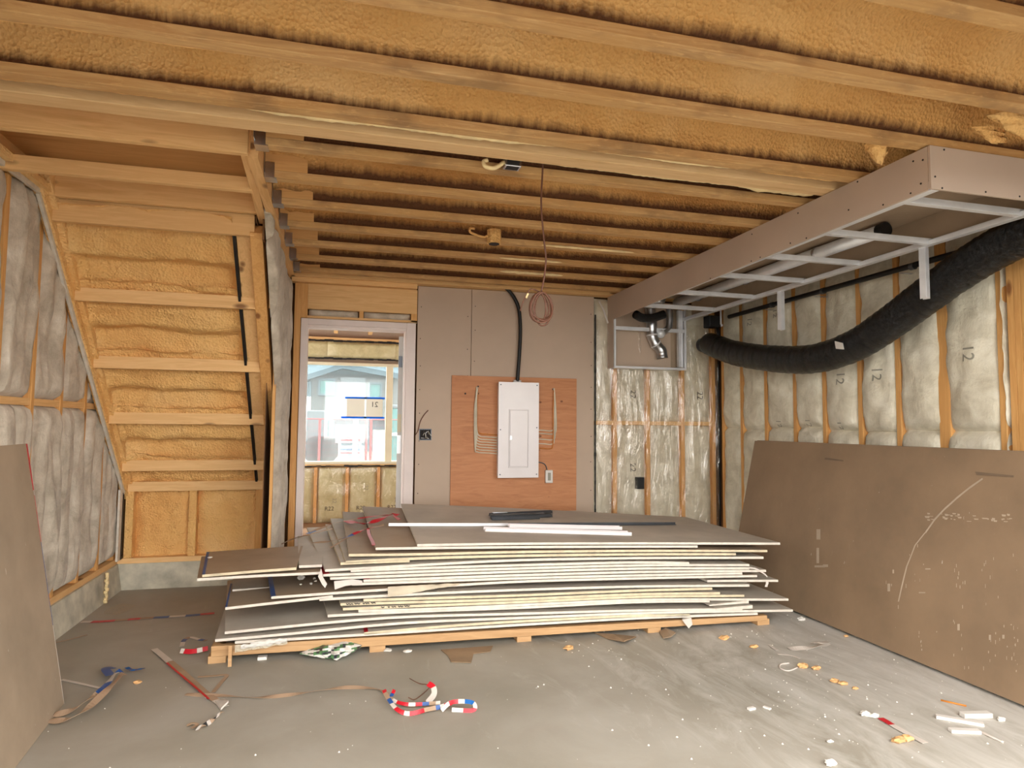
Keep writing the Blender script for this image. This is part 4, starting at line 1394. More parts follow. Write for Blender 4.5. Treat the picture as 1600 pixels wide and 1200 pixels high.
BX0, BX1, BH = 3.112, 3.37, 1.178
labs = ['large scuffed brown plasterboard leaning against the right wall, frontmost sheet', 'brown plasterboard leaning right behind the frontmost sheet at the right wall', 'rearmost brown plasterboard leaning at the insulated right wall']
right_board = None
for k in range(3):
    dx = .018 * k
    ya, yb = (4.80, 1.14) if k == 0 else ((4.79, 1.30) if k == 1 else (4.76, 1.1))
    dz = .004 * (k % 2)
    nn = V((-(BH), 0, (BX1 - BX0))).normalized()
    b = slab('plasterboard', (BX0 + dx, ya, .016), (BX0 + dx, yb, .016), (BX1 + dx, ya, BH + dz + .01), (BX1 + dx, yb, BH + dz + .01), .0125, nn, [M['gyp_lean'], M['gyp_edge']], labs[k], 'plasterboard', 'boards leaning at the right wall')
    right_board = right_board or b


for y, lab in ((4.3, 'flat wood shim under the far end of right leaning boards'), (1.6, 'flat wood shim under the near end of right leaning boards')):
    tag(box_obj('wood_shim', (BX0 - .0, y, 0), (BX0 + .10, y + .12, .0155), M['pallet']), lab, 'shim')


def on_board(x, y, lift=.001):
    nn = V((-(BH), 0, (BX1 - BX0))).normalized()
    return on_plane(x, y, V((BX0, 0, .016)), nn) + nn * lift, nn


def board_mark(name, quads, mat, parent):
    m_ = MB()
    for q_ in quads:
        pts = [on_board(x, y) for x, y in q_]
        m_.hexa([p_[0] for p_ in pts] + [p_[0] + p_[1] * .0006 for p_ in pts])
    o_ = mesh_obj(name, m_, mat, parent)
    if name == 'plaster_flecks':
        o_['kind'] = 'stuff'


M['chalk'] = simple('chalk scuff', (174, 156, 135), .9)
M['faint'] = simple('faint rub', (154, 130, 106), .9)
M['smudge'] = simple('grey smudge', (112, 94, 76), .9)
arc = [(1535, 748), (1515, 762), (1495, 778), (1475, 796), (1460, 812), (1446, 832)]
board_mark('scratch_mark', [[(a[0], a[1] - 1.2), (b_[0], b_[1] - 1.4), (b_[0] + 1, b_[1] + 1.4), (a[0] + 1, a[1] + 1.2)] for a, b_ in zip(arc, arc[1:])], M['chalk'], right_board)
arc = [(1446, 832), (1430, 852), (1424, 868), (1417, 885), (1412, 905), (1408, 922), (1404, 940)]
board_mark('scratch_mark', [[(a[0] - 1, a[1]), (b_[0] - 1, b_[1]), (b_[0] + 1, b_[1]), (a[0] + 1, a[1])] for a, b_ in zip(arc[:-1], arc[1:])], M['chalk'], right_board)
qs = []
for k in range(34):
    x = 1440 + 140 * random.random() ** 1.1; y = 806 + (x - 1440) * .04 + random.gauss(0, 3.5); w_ = random.uniform(.8, 5); h_ = random.uniform(.5, 2)
    qs.append([(x - w_, y - h_), (x + w_, y - h_ * .6), (x + w_ * .8, y + h_), (x - w_ * .7, y + h_ * .8)])
for k in range(70):
    x = random.choice((1395, 1440, 1500, 1545, 1568, 1585)) + random.gauss(0, 9); y = random.uniform(850, 1050); w_ = random.uniform(.25, .6); h_ = random.uniform(.6, 3.2)
    if y < 1105 - (1600 - x) * .41 - 14:
        qs.append([(x - w_, y - h_), (x + w_, y - h_), (x + w_, y + h_), (x - w_, y + h_)])
for (x, y, w_, h_) in ((1389, 918, 2, 6), (1498, 980, 1.8, 5), (1547, 996, 1.6, 4), (1568, 995, 1.6, 3), (1441, 926, 5, 1), (1281, 885, 8, 1.5), (1290, 884, 4, 2), (1278, 868, 2, 12), (1279, 835, 3, 8), (1450, 889, 4, 1), (1396, 893, 1.2, 3)):
    qs.append([(x - w_, y - h_), (x + w_, y - h_), (x + w_, y + h_), (x - w_, y + h_)])
board_mark('plaster_flecks', qs, M['chalk'], right_board)
board_mark('grey_smudge', [[(1524, 737), (1584, 743), (1584, 746), (1526, 742)], [(1290, 715), (1318, 719), (1318, 721), (1288, 718)]], M['smudge'], right_board)

# left leaning boards
pf_, pn_ = V((-1.203, 3.505, .001)), V((-1.10, 2.3, .001))
pf_ = on(100, 1100, 2, .001)
pn_ = on(22, 1203, 2, .001); pn_ = pf_ + (pn_ - pf_).normalized() * 2.44
tf_ = on(42, 693, 1, pf_.y)
tn_ = tf_ + (pn_ - pf_)
tn_.x = tf_.x + (pn_.x - pf_.x)
nl = (pn_ - pf_).cross(tf_ - pf_).normalized()
if nl.x < 0:
    nl = -nl
for k in range(2):
    sh = -nl * .016 * k
    b = slab('plasterboard', pf_ + sh + V((0, 0, .001)), pn_ + sh, tf_ + sh, tn_ + sh, .0125, nl, [M['gyp_leanl'], M['gyp_edge']], ['scuffed grey brown plasterboard leaning at the left wall, outer sheet', 'plasterboard tucked behind the outer sheet at the left wall'][k], 'plasterboard', 'boards leaning at the left wall')
    if k == 0:
        lb_ = b
        et = MB()
        d = (tf_ - pf_)
        for (t0, t1, mi) in ((.0, .3, 0), (.30, .62, 1), (.62, .80, 2), (.8, 1.0, 0)):
            a, c2 = pf_ + d * t0, pf_ + d * t1
            et.hexa([a + V((0, .0015, 0)), c2 + V((0, .0015, 0)), c2 + V((0, .0015, 0)) - nl * .012, a + V((0, .0015, 0)) - nl * .012, a + V((0, .0035, 0)), c2 + V((0, .0035, 0)), c2 + V((0, .0035, 0)) - nl * .012, a + V((0, .0035, 0)) - nl * .012], {0: 0, 1: 1, 2: 2}[mi])
        et2 = MB()
        a, c2 = pf_ + d * .82 + nl * .0008, pf_ + d * .999 + nl * .0008
        et2.hexa([a, c2, c2 + V((0, -.012, 0)), a + V((0, -.007, 0)), a + nl * .001, c2 + nl * .001, c2 + V((0, -.012, 0)) + nl * .001, a + V((0, -.007, 0)) + nl * .001])
        mesh_obj('end_tape', et, [M['wht_tape'], M['blue'], M['red']], b)
        mesh_obj('end_tape', et2, M['red'], b)

# ================================================================ PLASTERBOARD PILE
PF, PN = V((-.64, 3.86, 0)), V((.023, 1, 0)).normalized()   # vertical plane of the pile's front


def pile_pt(x, y, back=0.0):
    return on_plane(x, y, PF + PN * back, PN)


def sheet(front, label, left=None, W=1.22, back=0.0, t=.0142, rise=0.0, mats=None, rdir=None, tape=None, endmat=None, edge='gyp_edge', face='gyp_grey'):
    pts = [pile_pt(x, y, back) for x, y in front]
    N = 18
    X0, X1 = pts[0].x, pts[-1].x
    zs_ = []
    for k in range(N + 1):
        X = X0 + (X1 - X0) * k / N
        for i in range(len(pts) - 1):
            if X <= pts[i + 1].x + 1e-6:
                break
        tt = (X - pts[i].x) / max(1e-6, pts[i + 1].x - pts[i].x)
        zs_.append(pts[i].z + (pts[i + 1].z - pts[i].z) * tt)
    for _ in range(3):
        zs_ = [zs_[0]] + [(zs_[k - 1] + 2 * zs_[k] + zs_[k + 1]) / 4 for k in range(1, N)] + [zs_[-1]]
    dl_ = V((0, 1, 0))
    if left is not None:
        q_ = on(left[0], left[1], 2, pts[0].z)
        dl_ = V((q_.x - pts[0].x, q_.y - pts[0].y, 0))
        dl_ = dl_ / dl_.y if dl_.y > .02 else V((0, 1, 0))
        dl_.x = max(-.5, min(.5, dl_.x))
    dr_ = V((rdir if rdir is not None else 0, 1, 0))
    NV = 4

    def P(k, j, dz):
        u = k / N
        d = dl_ * (1 - u) + dr_ * u
        X = X0 + (X1 - X0) * u
        y0 = PF.y + back - .023 * (X - PF.x)
        return V((X + d.x * W * j / NV, y0 + W * j / NV, zs_[k] + dz + rise * (1 - u) * (j / NV)))
    m_ = MB()
    top = [P(k, j, t / 2) for j in range(NV + 1) for k in range(N + 1)]
    bot = [P(k, j, -t / 2) for j in range(NV + 1) for k in range(N + 1)]
    m_.v = top + bot
    n1 = len(top)
    w = N + 1
    for j in range(NV):
        for k in range(N):
            a = j * w + k
            m_.f.append((a, a + 1, a + w + 1, a + w)); m_.m.append(0)
            m_.f.append((n1 + a, n1 + a + w, n1 + a + w + 1, n1 + a + 1)); m_.m.append(0)
    for k in range(N):
        m_.f.append((k + 1, k, n1 + k, n1 + k + 1)); m_.m.append(1)
        a = NV * w + k
        m_.f.append((a, a + 1, n1 + a + 1, n1 + a)); m_.m.append(1)
    for j in range(NV):
        a = j * w
        m_.f.append((a, a + w, n1 + a + w, n1 + a)); m_.m.append(2)
        a = j * w + N
        m_.f.append((a + w, a, n1 + a, n1 + a + w)); m_.m.append(1)
    ob_ = mesh_obj('plasterboard', m_, [M[face], M[edge], M[endmat or edge]])
    tag(ob_, label, 'plasterboard', 'plasterboards stacked in the pile')
    if tape:
        tm = MB()
        wd = .035
        for j in range(NV):
            a, b2 = P(0, j, t / 2 + .0006), P(0, j + 1, t / 2 + .0006)
            a2, b3 = P(0, j, -t / 2 - .0006), P(0, j + 1, -t / 2 - .0006)
            l_ = V((-.0008, 0, 0))
            tm.add([a + l_, a + V((wd, 0, 0)), b2 + V((wd, 0, 0)), b2 + l_, a2 + l_, b3 + l_], [(0, 1, 2, 3), (0, 3, 5, 4)])
        mesh_obj('end_tape', tm, M[tape], ob_)
    return ob_


pile = {}
S = sheet
S([(367, 1004), (600, 990), (800, 977), (1000, 965.5), (1184, 959)], 'bottom plasterboard of the pile, lying on the timber skid')
S([(569, 990), (700, 978), (800, 971.5), (1000, 961.5), (1078, 961.5)], 'cream edged plasterboard just above the bottom sheet, red tape at its left end', edge='gyp_edge2', tape='red')
S([(336, 1001), (500, 987), (600, 973), (800, 966.5), (1000, 957.5), (1239, 954)], 'long plasterboard low in the pile reaching farthest right, corner beyond the skid', left=(352, 950), face='gyp_grey')
S([(351, 989), (500, 974), (600, 964), (800, 959.5), (1000, 953.5), (1160, 952)], 'wide grey plasterboard drooping low at the left end of the pile', left=(353, 952), face='gyp_grey')
S([(512, 962.5), (630, 956), (800, 950.5), (1000, 940), (1109, 939.5)], 'plasterboard with its left end set back above the drooping grey sheet', left=(506, 940))
S([(560, 955), (700, 951), (800, 946), (1000, 936.5), (1232, 937)], 'plasterboard whose right corner juts out over the broken pink pieces', W=1.1)
S([(536, 952), (630, 947.5), (800, 941.5), (1000, 932), (1163, 931)], 'cream edged plasterboard with black scribble below the stamped sheet', edge='gyp_edge2', left=(530, 935))
S([(532, 944.5), (630, 941.5), (800, 937), (1000, 928), (1125, 927)], 'plasterboard stamped with black scribble on its left front edge', edge='gyp_edge2', left=(526, 925))
S([(568, 938), (700, 934), (800, 931), (1000, 922.5), (1113, 920)], 'thin cream plasterboard in the middle of the pile beneath the bright white edge', edge='gyp_edge2')
S([(499, 937), (605, 930.5), (700, 926), (800, 922), (1000, 916), (1171, 915)], 'plasterboard with bright white edge at mid height of the pile', face='gyp_grey')
S([(352, 951), (430, 942), (500, 934.5), (520, 932)], 'short blue taped plasterboard jutting out left, lowest of the two brown ones', left=(362, 905), W=.55, face='gyp_brown', tape='blue')
S([(363, 923), (424, 919), (470, 915)], 'short grey plasterboard offcut between the two blue taped sheets', left=(364, 903), back=.34, W=.5)
S([(1105, 908), (1160, 907.5), (1216, 907.5)], 'short plasterboard with right corner sticking out at mid height', back=.03, W=.9)
S([(424, 934), (500, 928), (605, 921.5), (800, 908.5), (1000, 903.5), (1183, 900)], 'brown plasterboard with blue taped left end and white crumbs on it', left=(419, 902), face='gyp_brown', tape='blue')
S([(550, 913), (630, 910), (800, 903.8), (1000, 899), (1160, 896)], 'plasterboard above the crumb strewn brown sheet', left=(548, 905))
S([(568, 907.5), (630, 905.5), (800, 899), (1000, 893.5), (1197, 892)], 'plasterboard with red taped left end in the middle of the pile', tape='red')
S([(516, 904), (630, 899.5), (800, 893.5), (1000, 888), (1171, 888)], 'plasterboard whose torn left end paper hangs down, lower of two', left=(512, 893))
S([(505, 899), (630, 894), (800, 888.5), (1000, 883), (1171, 883)], 'plasterboard whose torn left end paper hangs down, upper of two', left=(501, 890), tape='red')
S([(548, 892), (630, 888.7), (800, 883.5), (1000, 878.2), (1077, 880)], 'shorter plasterboard ending early at the right below the fanned sheets', W=1.15)
S([(316, 900), (400, 893), (463, 888.5)], 'brown plasterboard offcut overhanging far left with blue tape, upper of two', left=(321, 874), W=.66, face='gyp_brown', tape='blue', edge='gyp_edge2')
S([(308, 906), (400, 900), (500, 895.5)], 'plasterboard offcut overhanging farthest left, lower of two', left=(313, 880), W=.62, face='gyp_brown')
S([(508, 891.5), (630, 884.5), (800, 875), (1000, 871.8), (1193, 871.5)], 'lowest of the fanned out plasterboards, end pointing left', left=(481, 840), rise=.05, edge='gyp_edge')
S([(467, 885.5), (485, 884.8), (503, 884)], 'small square plasterboard offcut left of the fanned sheets', left=(464, 818), W=1.0, back=.05, rise=.0, face='gyp_grey')
S([(540, 878.5), (630, 873), (800, 868.5), (1000, 866), (1150, 866)], 'fanned plasterboard second from below, narrow strip showing', left=(506, 806), rise=.07, edge='gyp_edge2')
S([(532, 881), (570, 879), (640, 876.5)], 'narrow plasterboard strip lying under the fan, left edge showing', left=(495, 806), rise=.055, W=1.1, edge='gyp_edge2')
S([(545, 867.5), (627, 867), (800, 862.5), (1000, 860.5), (1199, 861)], 'fanned plasterboard third from the top, cream front edge', left=(530, 799), rise=.08, edge='gyp_edge2', face='gyp_brown')
S([(587, 857.5), (650, 856.5), (800, 855), (1000, 854), (1090, 854)], 'brown plasterboard directly below the top sheet, left part showing', left=(557, 791), rise=.085, face='gyp_brown')
S([(652, 852), (800, 849.5), (1000, 849), (1219, 849.5)], 'topmost plasterboard of the pile with metal pieces lying on it', left=(615, 788), rise=.088, face='gyp_grey')

# skid under the pile
sk = thing('timber_skid', 'timber skid of long lumber on small blocks under the pile', 'skid', (-.64, 3.86, 0))
la, lb2, lc, ld_ = pile_pt(329, 1030, .02), pile_pt(1199, 970, .02), pile_pt(329, 1007, .02), pile_pt(1199, 961, .02)
m_ = MB()
zb0, zb1 = .04, .032
zt0, zt1_ = pile_pt(367, 1006, .02).z - .006, pile_pt(1184, 961, .02).z - .006
for (xx, yy) in ():
    pass
th = .045


def lumber(y_off):
    p0 = V((la.x, la.y + y_off, 0)); p1 = V((lb2.x, lb2.y + y_off, 0))
    m_ = MB()
    m_.hexa([p0 + V((0, 0, zb0)), p1 + V((0, 0, zb1)), p1 + V((0, th, zb1)), p0 + V((0, th, zb0)), p0 + V((0, 0, zt0)), p1 + V((0, 0, zt1_)), p1 + V((0, th, zt1_)), p0 + V((0, th, zt0))])
    return mesh_obj('long_runner', m_, M['pallet'], sk, bevel=.003)


lumber(0)
for yo in (.58, 1.15):
    la.x, keep = la.x + .35, la.x
    lumber(yo)
    la.x = keep
e0 = MB(); e0.box((la.x, la.y + .045, zb0), (la.x + .04, la.y + 1.15, zt0)); mesh_obj('end_board', e0, M['pallet'], sk)
for x in (338, 590, 820, 1024, 1195):
    p = on_plane(x, 1035 - (x - 330) * .066, PF + PN * .02, PN)
    for yo in (0, .58, 1.15):
        bb = MB(); bb.box((p.x - .045, p.y + .012 + yo, 0), (p.x + .045, p.y + .1 + yo, .04)); mesh_obj('block', bb, M['pallet'], sk, bevel=.002)
sp_ = MB(); a = pile_pt(361, 1018, -.004); sp_.beam(V((a.x, a.y - .03, .0)), V((a.x - .004, a.y + .0, .10)), .018, .01, side=(1, 0, 0)); tag(mesh_obj('splinter_stick', sp_, M['pallet']), 'thin wood splinter standing against left end of the skid', 'stick')
pc = MB()
pc.grid(lambda u, v: pile_pt(367 + 82 * u, 1004 - 6 * u + (4 + 12 * v) * (1 - .5 * u) + 2.5 * nz(u * 6, v * 3, 2), -.012 - .004 * v) + V((0, .006 * nz(u * 12, v * 4, 7), 0)), 26, 4)
tag(mesh_obj('torn_board_piece', pc, M['paper']), 'torn board paper hanging over the left end of the skid', 'torn paper')
pc = MB()
pc.grid(lambda u, v: pile_pt(376 + 72 * u, 1011 - 11 * u + (v - .5) * (9 - 3 * abs(2 * u - 1)) + 2.5 * nz(u * 9, v * 3, 4), -.022 - .008 * math.sin(v * 3.1)) + V((0, .006 * nz(u * 22, v * 6, 9), 0)), 34, 6)
tag(mesh_obj('plaster_lump', pc, M['plaster'], smooth=True), 'white crumbled plaster smeared along the left end of the skid', 'plaster')
fp = MB()
fp.grid(lambda u, v: pile_pt(606 + 112 * u, 917 + 12 * v * (1 - .78 * u) - 6 * u + 4 * (1 - u) * v + 1.2 * nz(u * 8, v * 2, 1), -.01 - .012 * math.sin(v * 2)), 24, 4)
tag(mesh_obj('torn_paper_flap', fp, M['paper']), 'long torn paper flap folded over board edges at pile centre', 'torn paper')
for i, (q4, lab) in enumerate((([(1108, 945), (1170, 938), (1170, 942.5), (1109, 947)], 'upper of two broken pinkish board strips at right end of the pile'), ([(1118, 951), (1176, 945.5), (1176, 951), (1119, 953.5)], 'lower of two broken pinkish board strips at right end of the pile'))):
    m_ = MB(); pts = [pile_pt(x, y, -.004) for x, y in q4]
    m_.hexa(pts + [p + V((0, .12, 0)) for p in pts])
    tag(mesh_obj('broken_board_strip', m_, M['gyp_edge']), lab, 'board offcut', 'broken strips in the pile')
m_ = MB(); pts = [pile_pt(x, y, -.01) for x, y in ((1066, 969), (1080, 965), (1082, 976), (1076, 982))]
m_.hexa(pts + [p + V((.01, .02, .004)) for p in pts])
tag(mesh_obj('hanging_paper_scrap', m_, M['wht_tape']), 'crumpled white scrap hanging over the skid near its right end', 'paper scrap')
m_ = MB(); m_.grid(lambda u, v: pile_pt(1171 + 28 * u, 886 + 14 * u * u + v * 2.5, -.012) + V((0, 0, .004 * nz(u * 4, 1, 1))), 8, 1)
tag(mesh_obj('curled_paper_strip', m_, M['wht_tape']), 'curled paper strip at the right ends of the middle boards', 'paper scrap')
m_ = MB(); m_.grid(lambda u, v: pile_pt(1196 + 4 * v, 908 + 9 * u, .0) + V((.004 * math.sin(u * 5), 0, 0)), 6, 1)
tag(mesh_obj('dangling_paper', m_, M['wht_tape']), 'small paper bit dangling under the mid right corner sheet', 'paper scrap')
for k, (xs2, lab) in enumerate((((540, 587, 941.5), 'black marker scribble'), ((594, 640, 951), 'black marker scribble'))):
    pass
sb_ = MB()
for (xa, xb, y0_) in ((541, 552, 944), (554, 563, 943.2), (567, 569, 943), (571, 577, 942.6), (580, 587, 942), (596, 601, 953.4 - 4.5), (606, 608, 948.6), (612, 619, 948), (622, 630, 947.6), (632, 640, 947)):
    n_ = max(2, int((xb - xa) / 2))
    for j in range(n_):
        x = xa + (xb - xa) * j / n_
        a = pile_pt(x, y0_ + (.9 if j % 2 else -.9), -.004); b2 = pile_pt(x + 2, y0_ + (-.9 if j % 2 else .9), -.004)
        sb_.beam(a, b2, .0045, .002, side=(0, 0, 1))
tag(mesh_obj('edge_scribble', sb_, M['ink']), 'black scribbled marks on cream board edges left of centre', 'marking')

# things on top of the pile
ztop = pile_pt(700, 851.5).z


def on_top(x, y, dz=0.0):
    """point on the (slightly tilted) top board"""
    z = ztop
    for _ in range(6):
        p = on(x, y, 2, z + dz)
        u = min(1, max(0, (p.x - .445) / 2.44))
        j = min(1, max(0, (p.y - 3.84) / 1.22))
        zl, zr = pile_pt(652, 852).z, pile_pt(1219, 849.5).z
        z = zl + (zr - zl) * u + .088 * (1 - u) * j + .0065
    return p


tg = thing('steel_stud_bundle', 'bundle of short dark steel channels lying on the top board', 'steel channels', on_top(812, 808))
for k, (xa, ya, xb, yb, mt) in enumerate(((765, 806, 862, 801, 'metal_dk'), (766, 808, 850, 805, 'metal'), (768, 812, 842, 810, 'metal_dk'), (767, 810, 862, 807, 'metal_dk'), (770, 804.5, 792, 804, 'metal_lt'))):
    a, b2 = on_top(xa, ya, .015 + .004 * (k % 2)), on_top(xb, yb, .012)
    mm = MB(); mm.beam(a, b2, .03, .003); mm.beam(a + V((0, -.015, .008)), b2 + V((0, -.015, .008)), .002, .02); mm.beam(a + V((0, .015, .008)), b2 + V((0, .015, .008)), .002, .02)
    mesh_obj('channel', mm, M[mt], tg)
m_ = MB(); a, b2 = on_top(607, 821, .01), on_top(1055, 819.5, .01)
mid_ = on_top(793, 821, .01)
ang = thing('long_steel_angle', 'long thin steel angle lying across the top board', 'steel angle', on_top(800, 821))
m_.beam(a, mid_, .028, .004); m_.beam(a + V((0, -.014, .008)), mid_ + V((0, -.014, .008)), .003, .018); mesh_obj('pale_length', m_, M['metal_lt'], ang)
m_ = MB(); m_.beam(mid_, b2, .028, .004); m_.beam(mid_ + V((0, .0, .008)), b2 + V((0, .0, .008)), .003, .018); mesh_obj('dark_length', m_, M['metal_dk'], ang)
for i, ((xa, ya, xb, yb), w_, lab) in enumerate((((795, 823.5, 970, 827), .045, 'white steel track piece lying behind the wider one on top board'), ((757, 829, 984, 835.5), .06, 'wide white steel track piece at the front of the top board'))):
    a, b2 = on_top(xa, ya, .006 + .012 * (1 - i)), on_top(xb, yb, .006 + .012 * (1 - i))
    mm = MB(); mm.beam(a, b2, w_, .003); mm.beam(a + V((0, -w_ / 2, .01)), b2 + V((0, -w_ / 2, .01)), .002, .022); mm.beam(a + V((0, w_ / 2, .01)), b2 + V((0, w_ / 2, .01)), .002, .022)
    tag(mesh_obj('steel_track', mm, M['white']), lab, 'steel track', 'white steel tracks on the pile')


def ribbon(name, pts, w, cols, label, cat='tape strip', group=None, up=V((0, 0, 1)), n=8, twist=0, seg=3, seed=0):
    P_ = smooth_path(pts, n)
    m_ = MB()
    t = .0012
    mats = []
    for c in cols:
        if c not in mats:
            mats.append(c)
    L = []
    for i, p in enumerate(P_):
        d = (P_[min(i + 1, len(P_) - 1)] - P_[max(i - 1, 0)]).normalized()
        s = up.cross(d)
        s = s.normalized() if s.length > .01 else V((1, 0, 0))
        if twist:
            s = Matrix.Rotation(twist * math.sin(i * .35 + seed), 3, d) @ s
        L.append((p, s, d))
    for i in range(len(L) - 1):
        (p, s, d), (p2, s2, d2) = L[i], L[i + 1]
        c = mats.index(cols[(i // seg) % len(cols)])
        u1, u2 = d.cross(s) * t, d2.cross(s2) * t
        m_.hexa([p - s * w / 2, p + s * w / 2, p2 + s2 * w / 2, p2 - s2 * w / 2, p - s * w / 2 + u1, p + s * w / 2 + u1, p2 + s2 * w / 2 + u2, p2 - s2 * w / 2 + u2], c)
    return tag(mesh_obj(name, m_, [M[c] for c in mats]), label, cat, group)


def tp(x, y, z=.02):
    """on the raised fan of boards"""
    return pile_pt(x, y) if False else on_plane(x, y, V((0, 4.25, 0)), V((0, 1, 0)))


def fan(x, y):
    # fan surface is about ztop at the left, tilted a little towards the back
    z = ztop - .03
    for _ in range(6):
        p = on(x, y, 2, z + .012)
        z = ztop + .012 - max(0, min(.10, (.35 - p.x) * .16)) + .07 * max(0, min(1, (p.y - 3.84) / 1.22)) + .012
    return p


G1 = 'board end tapes tangled on the pile'
ribbon('end_tape_strip', [fan(484, 832), fan(505, 824), fan(532, 815), fan(575, 808), fan(610, 805), fan(624, 812)], .022, ['tan', 'tan', 'tan', 'red', 'red', 'red'], 'tan and red tape strip crossing the fanned boards at the back', group=G1, seg=7, twist=.3)
ribbon('end_tape_strip', [fan(540, 814), fan(555, 817), fan(570, 818), fan(590, 813), fan(612, 803), fan(622, 805)], .035, ['red'], 'broad red tape loop beside the left edge of the top board', group=G1, twist=.4)
ribbon('end_tape_strip', [fan(487, 848), fan(515, 846), fan(540, 840), fan(558, 832), fan(575, 826), fan(600, 820)], .02, ['tan', 'tan', 'blue', 'red', 'red', 'tan'], 'tan blue and red tape strip across the middle of the fan', group=G1, seg=7, twist=.4)
ribbon('end_tape_strip', [fan(516, 856), fan(530, 848), fan(545, 838)], .016, ['tan'], 'short tan tape end below the crossing strips on the fan', group=G1)
ribbon('end_tape_strip', [fan(575, 826), fan(577, 836), fan(582, 846), fan(584, 852)], .02, ['red'], 'red tape scrap stuck on brown board left edge', group=G1)
ribbon('end_tape_strip', [fan(481, 834), fan(487, 831), fan(492, 829)], .03, ['blue'], 'blue tape scrap at the far left of the fan', group=G1)
m_ = MB(); m_.tube(smooth_path([on(440, 850, 1, 4.9), on(458, 842, 1, 4.7), fan(487, 834), fan(520, 826)], 6), .003, 6)
tag(mesh_obj('thin_stalk', m_, M['tan'], smooth=True), 'thin tan string sticking out left from the fanned boards', 'string')
m_ = MB(); pts = [pile_pt(x, y, -.01) for x, y in ((497, 900), (502, 888), (505, 902), (511, 912), (508, 918), (503, 912))]
m_.add(pts, [(0, 1, 2, 5), (5, 2, 3, 4)]); m_.add([p + V((0, -.012, 0)) for p in pts], [(5, 2, 1, 0), (4, 3, 2, 5)])
tag(mesh_obj('torn_end_paper', m_, [M['wht_tape']]), 'torn pinkish end paper dangling at the left of the middle boards', 'torn paper')
m_ = MB(); pts = [pile_pt(x, y, -.006) for x, y in ((522, 908), (550, 905), (566, 907), (566, 912), (540, 915), (523, 921))]
m_.add(pts, [(0, 1, 4, 5), (1, 2, 3, 4)]); m_.add([p + V((0, -.006, 0)) for p in pts], [(5, 4, 1, 0), (4, 3, 2, 1)])
tag(mesh_obj('torn_end_paper', m_, [M['wht_tape']]), 'grey torn end paper covering board ends above the crumbs', 'torn paper')


def chunk(name, p, s, mat, label, cat, group=None, flat=.6, seed=None, stretch=(1, 1)):
    sd_ = seed if seed is not None else random.random() * 99
    m_ = MB()
    nu_, nv_ = 9, 6
    vs = []

    def fn(u, v):
        th_, ph_ = 2 * math.pi * u, math.pi * v
        d = V((math.cos(th_) * math.sin(ph_), math.sin(th_) * math.sin(ph_), math.cos(ph_)))
        r = s * (1 + .5 * noise.noise(d * 1.7 + V((sd_, 0, 0))) + .2 * noise.noise(d * 4 + V((0, sd_, 0))))
        return V(p) + V((d.x * r * stretch[0], d.y * r * stretch[1], s * flat * .9 + d.z * r * flat))
    m_.grid(fn, nu_, nv_, flip=True)
    return tag(mesh_obj(name, m_, mat, smooth=False), label, cat, group)


G2 = 'plaster crumbs on the brown boards'
cz = []
for (x, y, s, lab) in ((470, 905, .022, 'largest white plaster crumb on the brown blue taped board'), (491, 905, .009, 'plaster crumb beside the torn end paper on brown board'), (493, 909, .008, 'small crumb right of the largest plaster crumb'), (486, 913, .009, 'crumb nearest the front edge of the brown board'), (470, 914, .007, 'tiny crumb in front of the largest plaster crumb')):
    z = pile_pt(x, 930).z + .012
    q_ = on(x, y, 2, z)
    chunk('plaster_crumb', q_, s, M['plaster'], lab, 'plaster crumb', G2)
for (x, y, s, lab) in ((437, 874, .011, 'white chip at the back of the far left offcut'), (430, 884, .011, 'white chip near the front of the far left offcut'), (447, 881, .007, 'faint chip right of the others on the far left offcut'), (328, 872, .014, 'white chip on the back left corner of the far left offcut')):
    z = pile_pt(x, 896).z + .010
    q_ = on(x, y, 2, z)
    chunk('plaster_crumb', q_, s, M['plaster'], lab, 'plaster crumb', G2, flat=.35)

# ================================================================ FLOOR LITTER
def fp_(x, y, z=.004):
    return on(x, y, 2, z)


G3 = 'end tapes dropped on the floor'
ribbon('end_tape_strip', [fp_(127, 972), fp_(160, 971), (fp_(200, 968)), fp_(240, 965), fp_(290, 962), fp_(335, 958)], .04, ['wht_tape', 'red', 'red', 'tan', 'red', 'tan', 'blue', 'wht_tape', 'blue', 'red'], 'long red white and blue tape strip flat on floor left of the pile', group=G3, n=8, seg=4)
ribbon('end_tape_strip', [fp_(282, 1017, .02), fp_(300, 1018, .02), fp_(325, 1013, .03)], .026, ['wht_tape', 'red', 'red', 'red'], 'bright red tape piece beside left end of the skid', group=G3, n=6, seg=2, up=V((0, -1, .6)))
ribbon('end_tape_strip', [fp_(284, 1010), fp_(288, 1000), fp_(298, 996), fp_(310, 999), fp_(322, 1001)], .025, ['wht_tape', 'blue', 'tan', 'wht_tape'], 'white and blue tape curl behind the bright red piece', group=G3, seg=5)
ribbon('end_tape_strip', [fp_(241, 1014), fp_(280, 1046), fp_(320, 1082), fp_(352, 1104)], .034, ['wht_tape', 'tan', 'tan', 'tan'], 'straight tan and red tape strip lying diagonally left of centre floor', group=G3, seg=5)
ribbon('end_tape_strip', [fp_(242, 1017, .012), fp_(268, 1042, .012), fp_(300, 1069, .012), fp_(326, 1092, .012)], .010, ['wht_tape', 'red', 'red', 'red', 'tan'], 'narrow red tape lying on the diagonal tan strip', group=G3, seg=6)
ribbon('end_tape_strip', [fp_(290, 1085), fp_(345, 1087), fp_(400, 1090), fp_(450, 1086), fp_(500, 1079), fp_(545, 1074), (fp_(590, 1077)), fp_(605, 1085)], .024, ['tan'], 'long tan paper strip trailing across floor towards the tape tangle', group=G3, twist=.4)
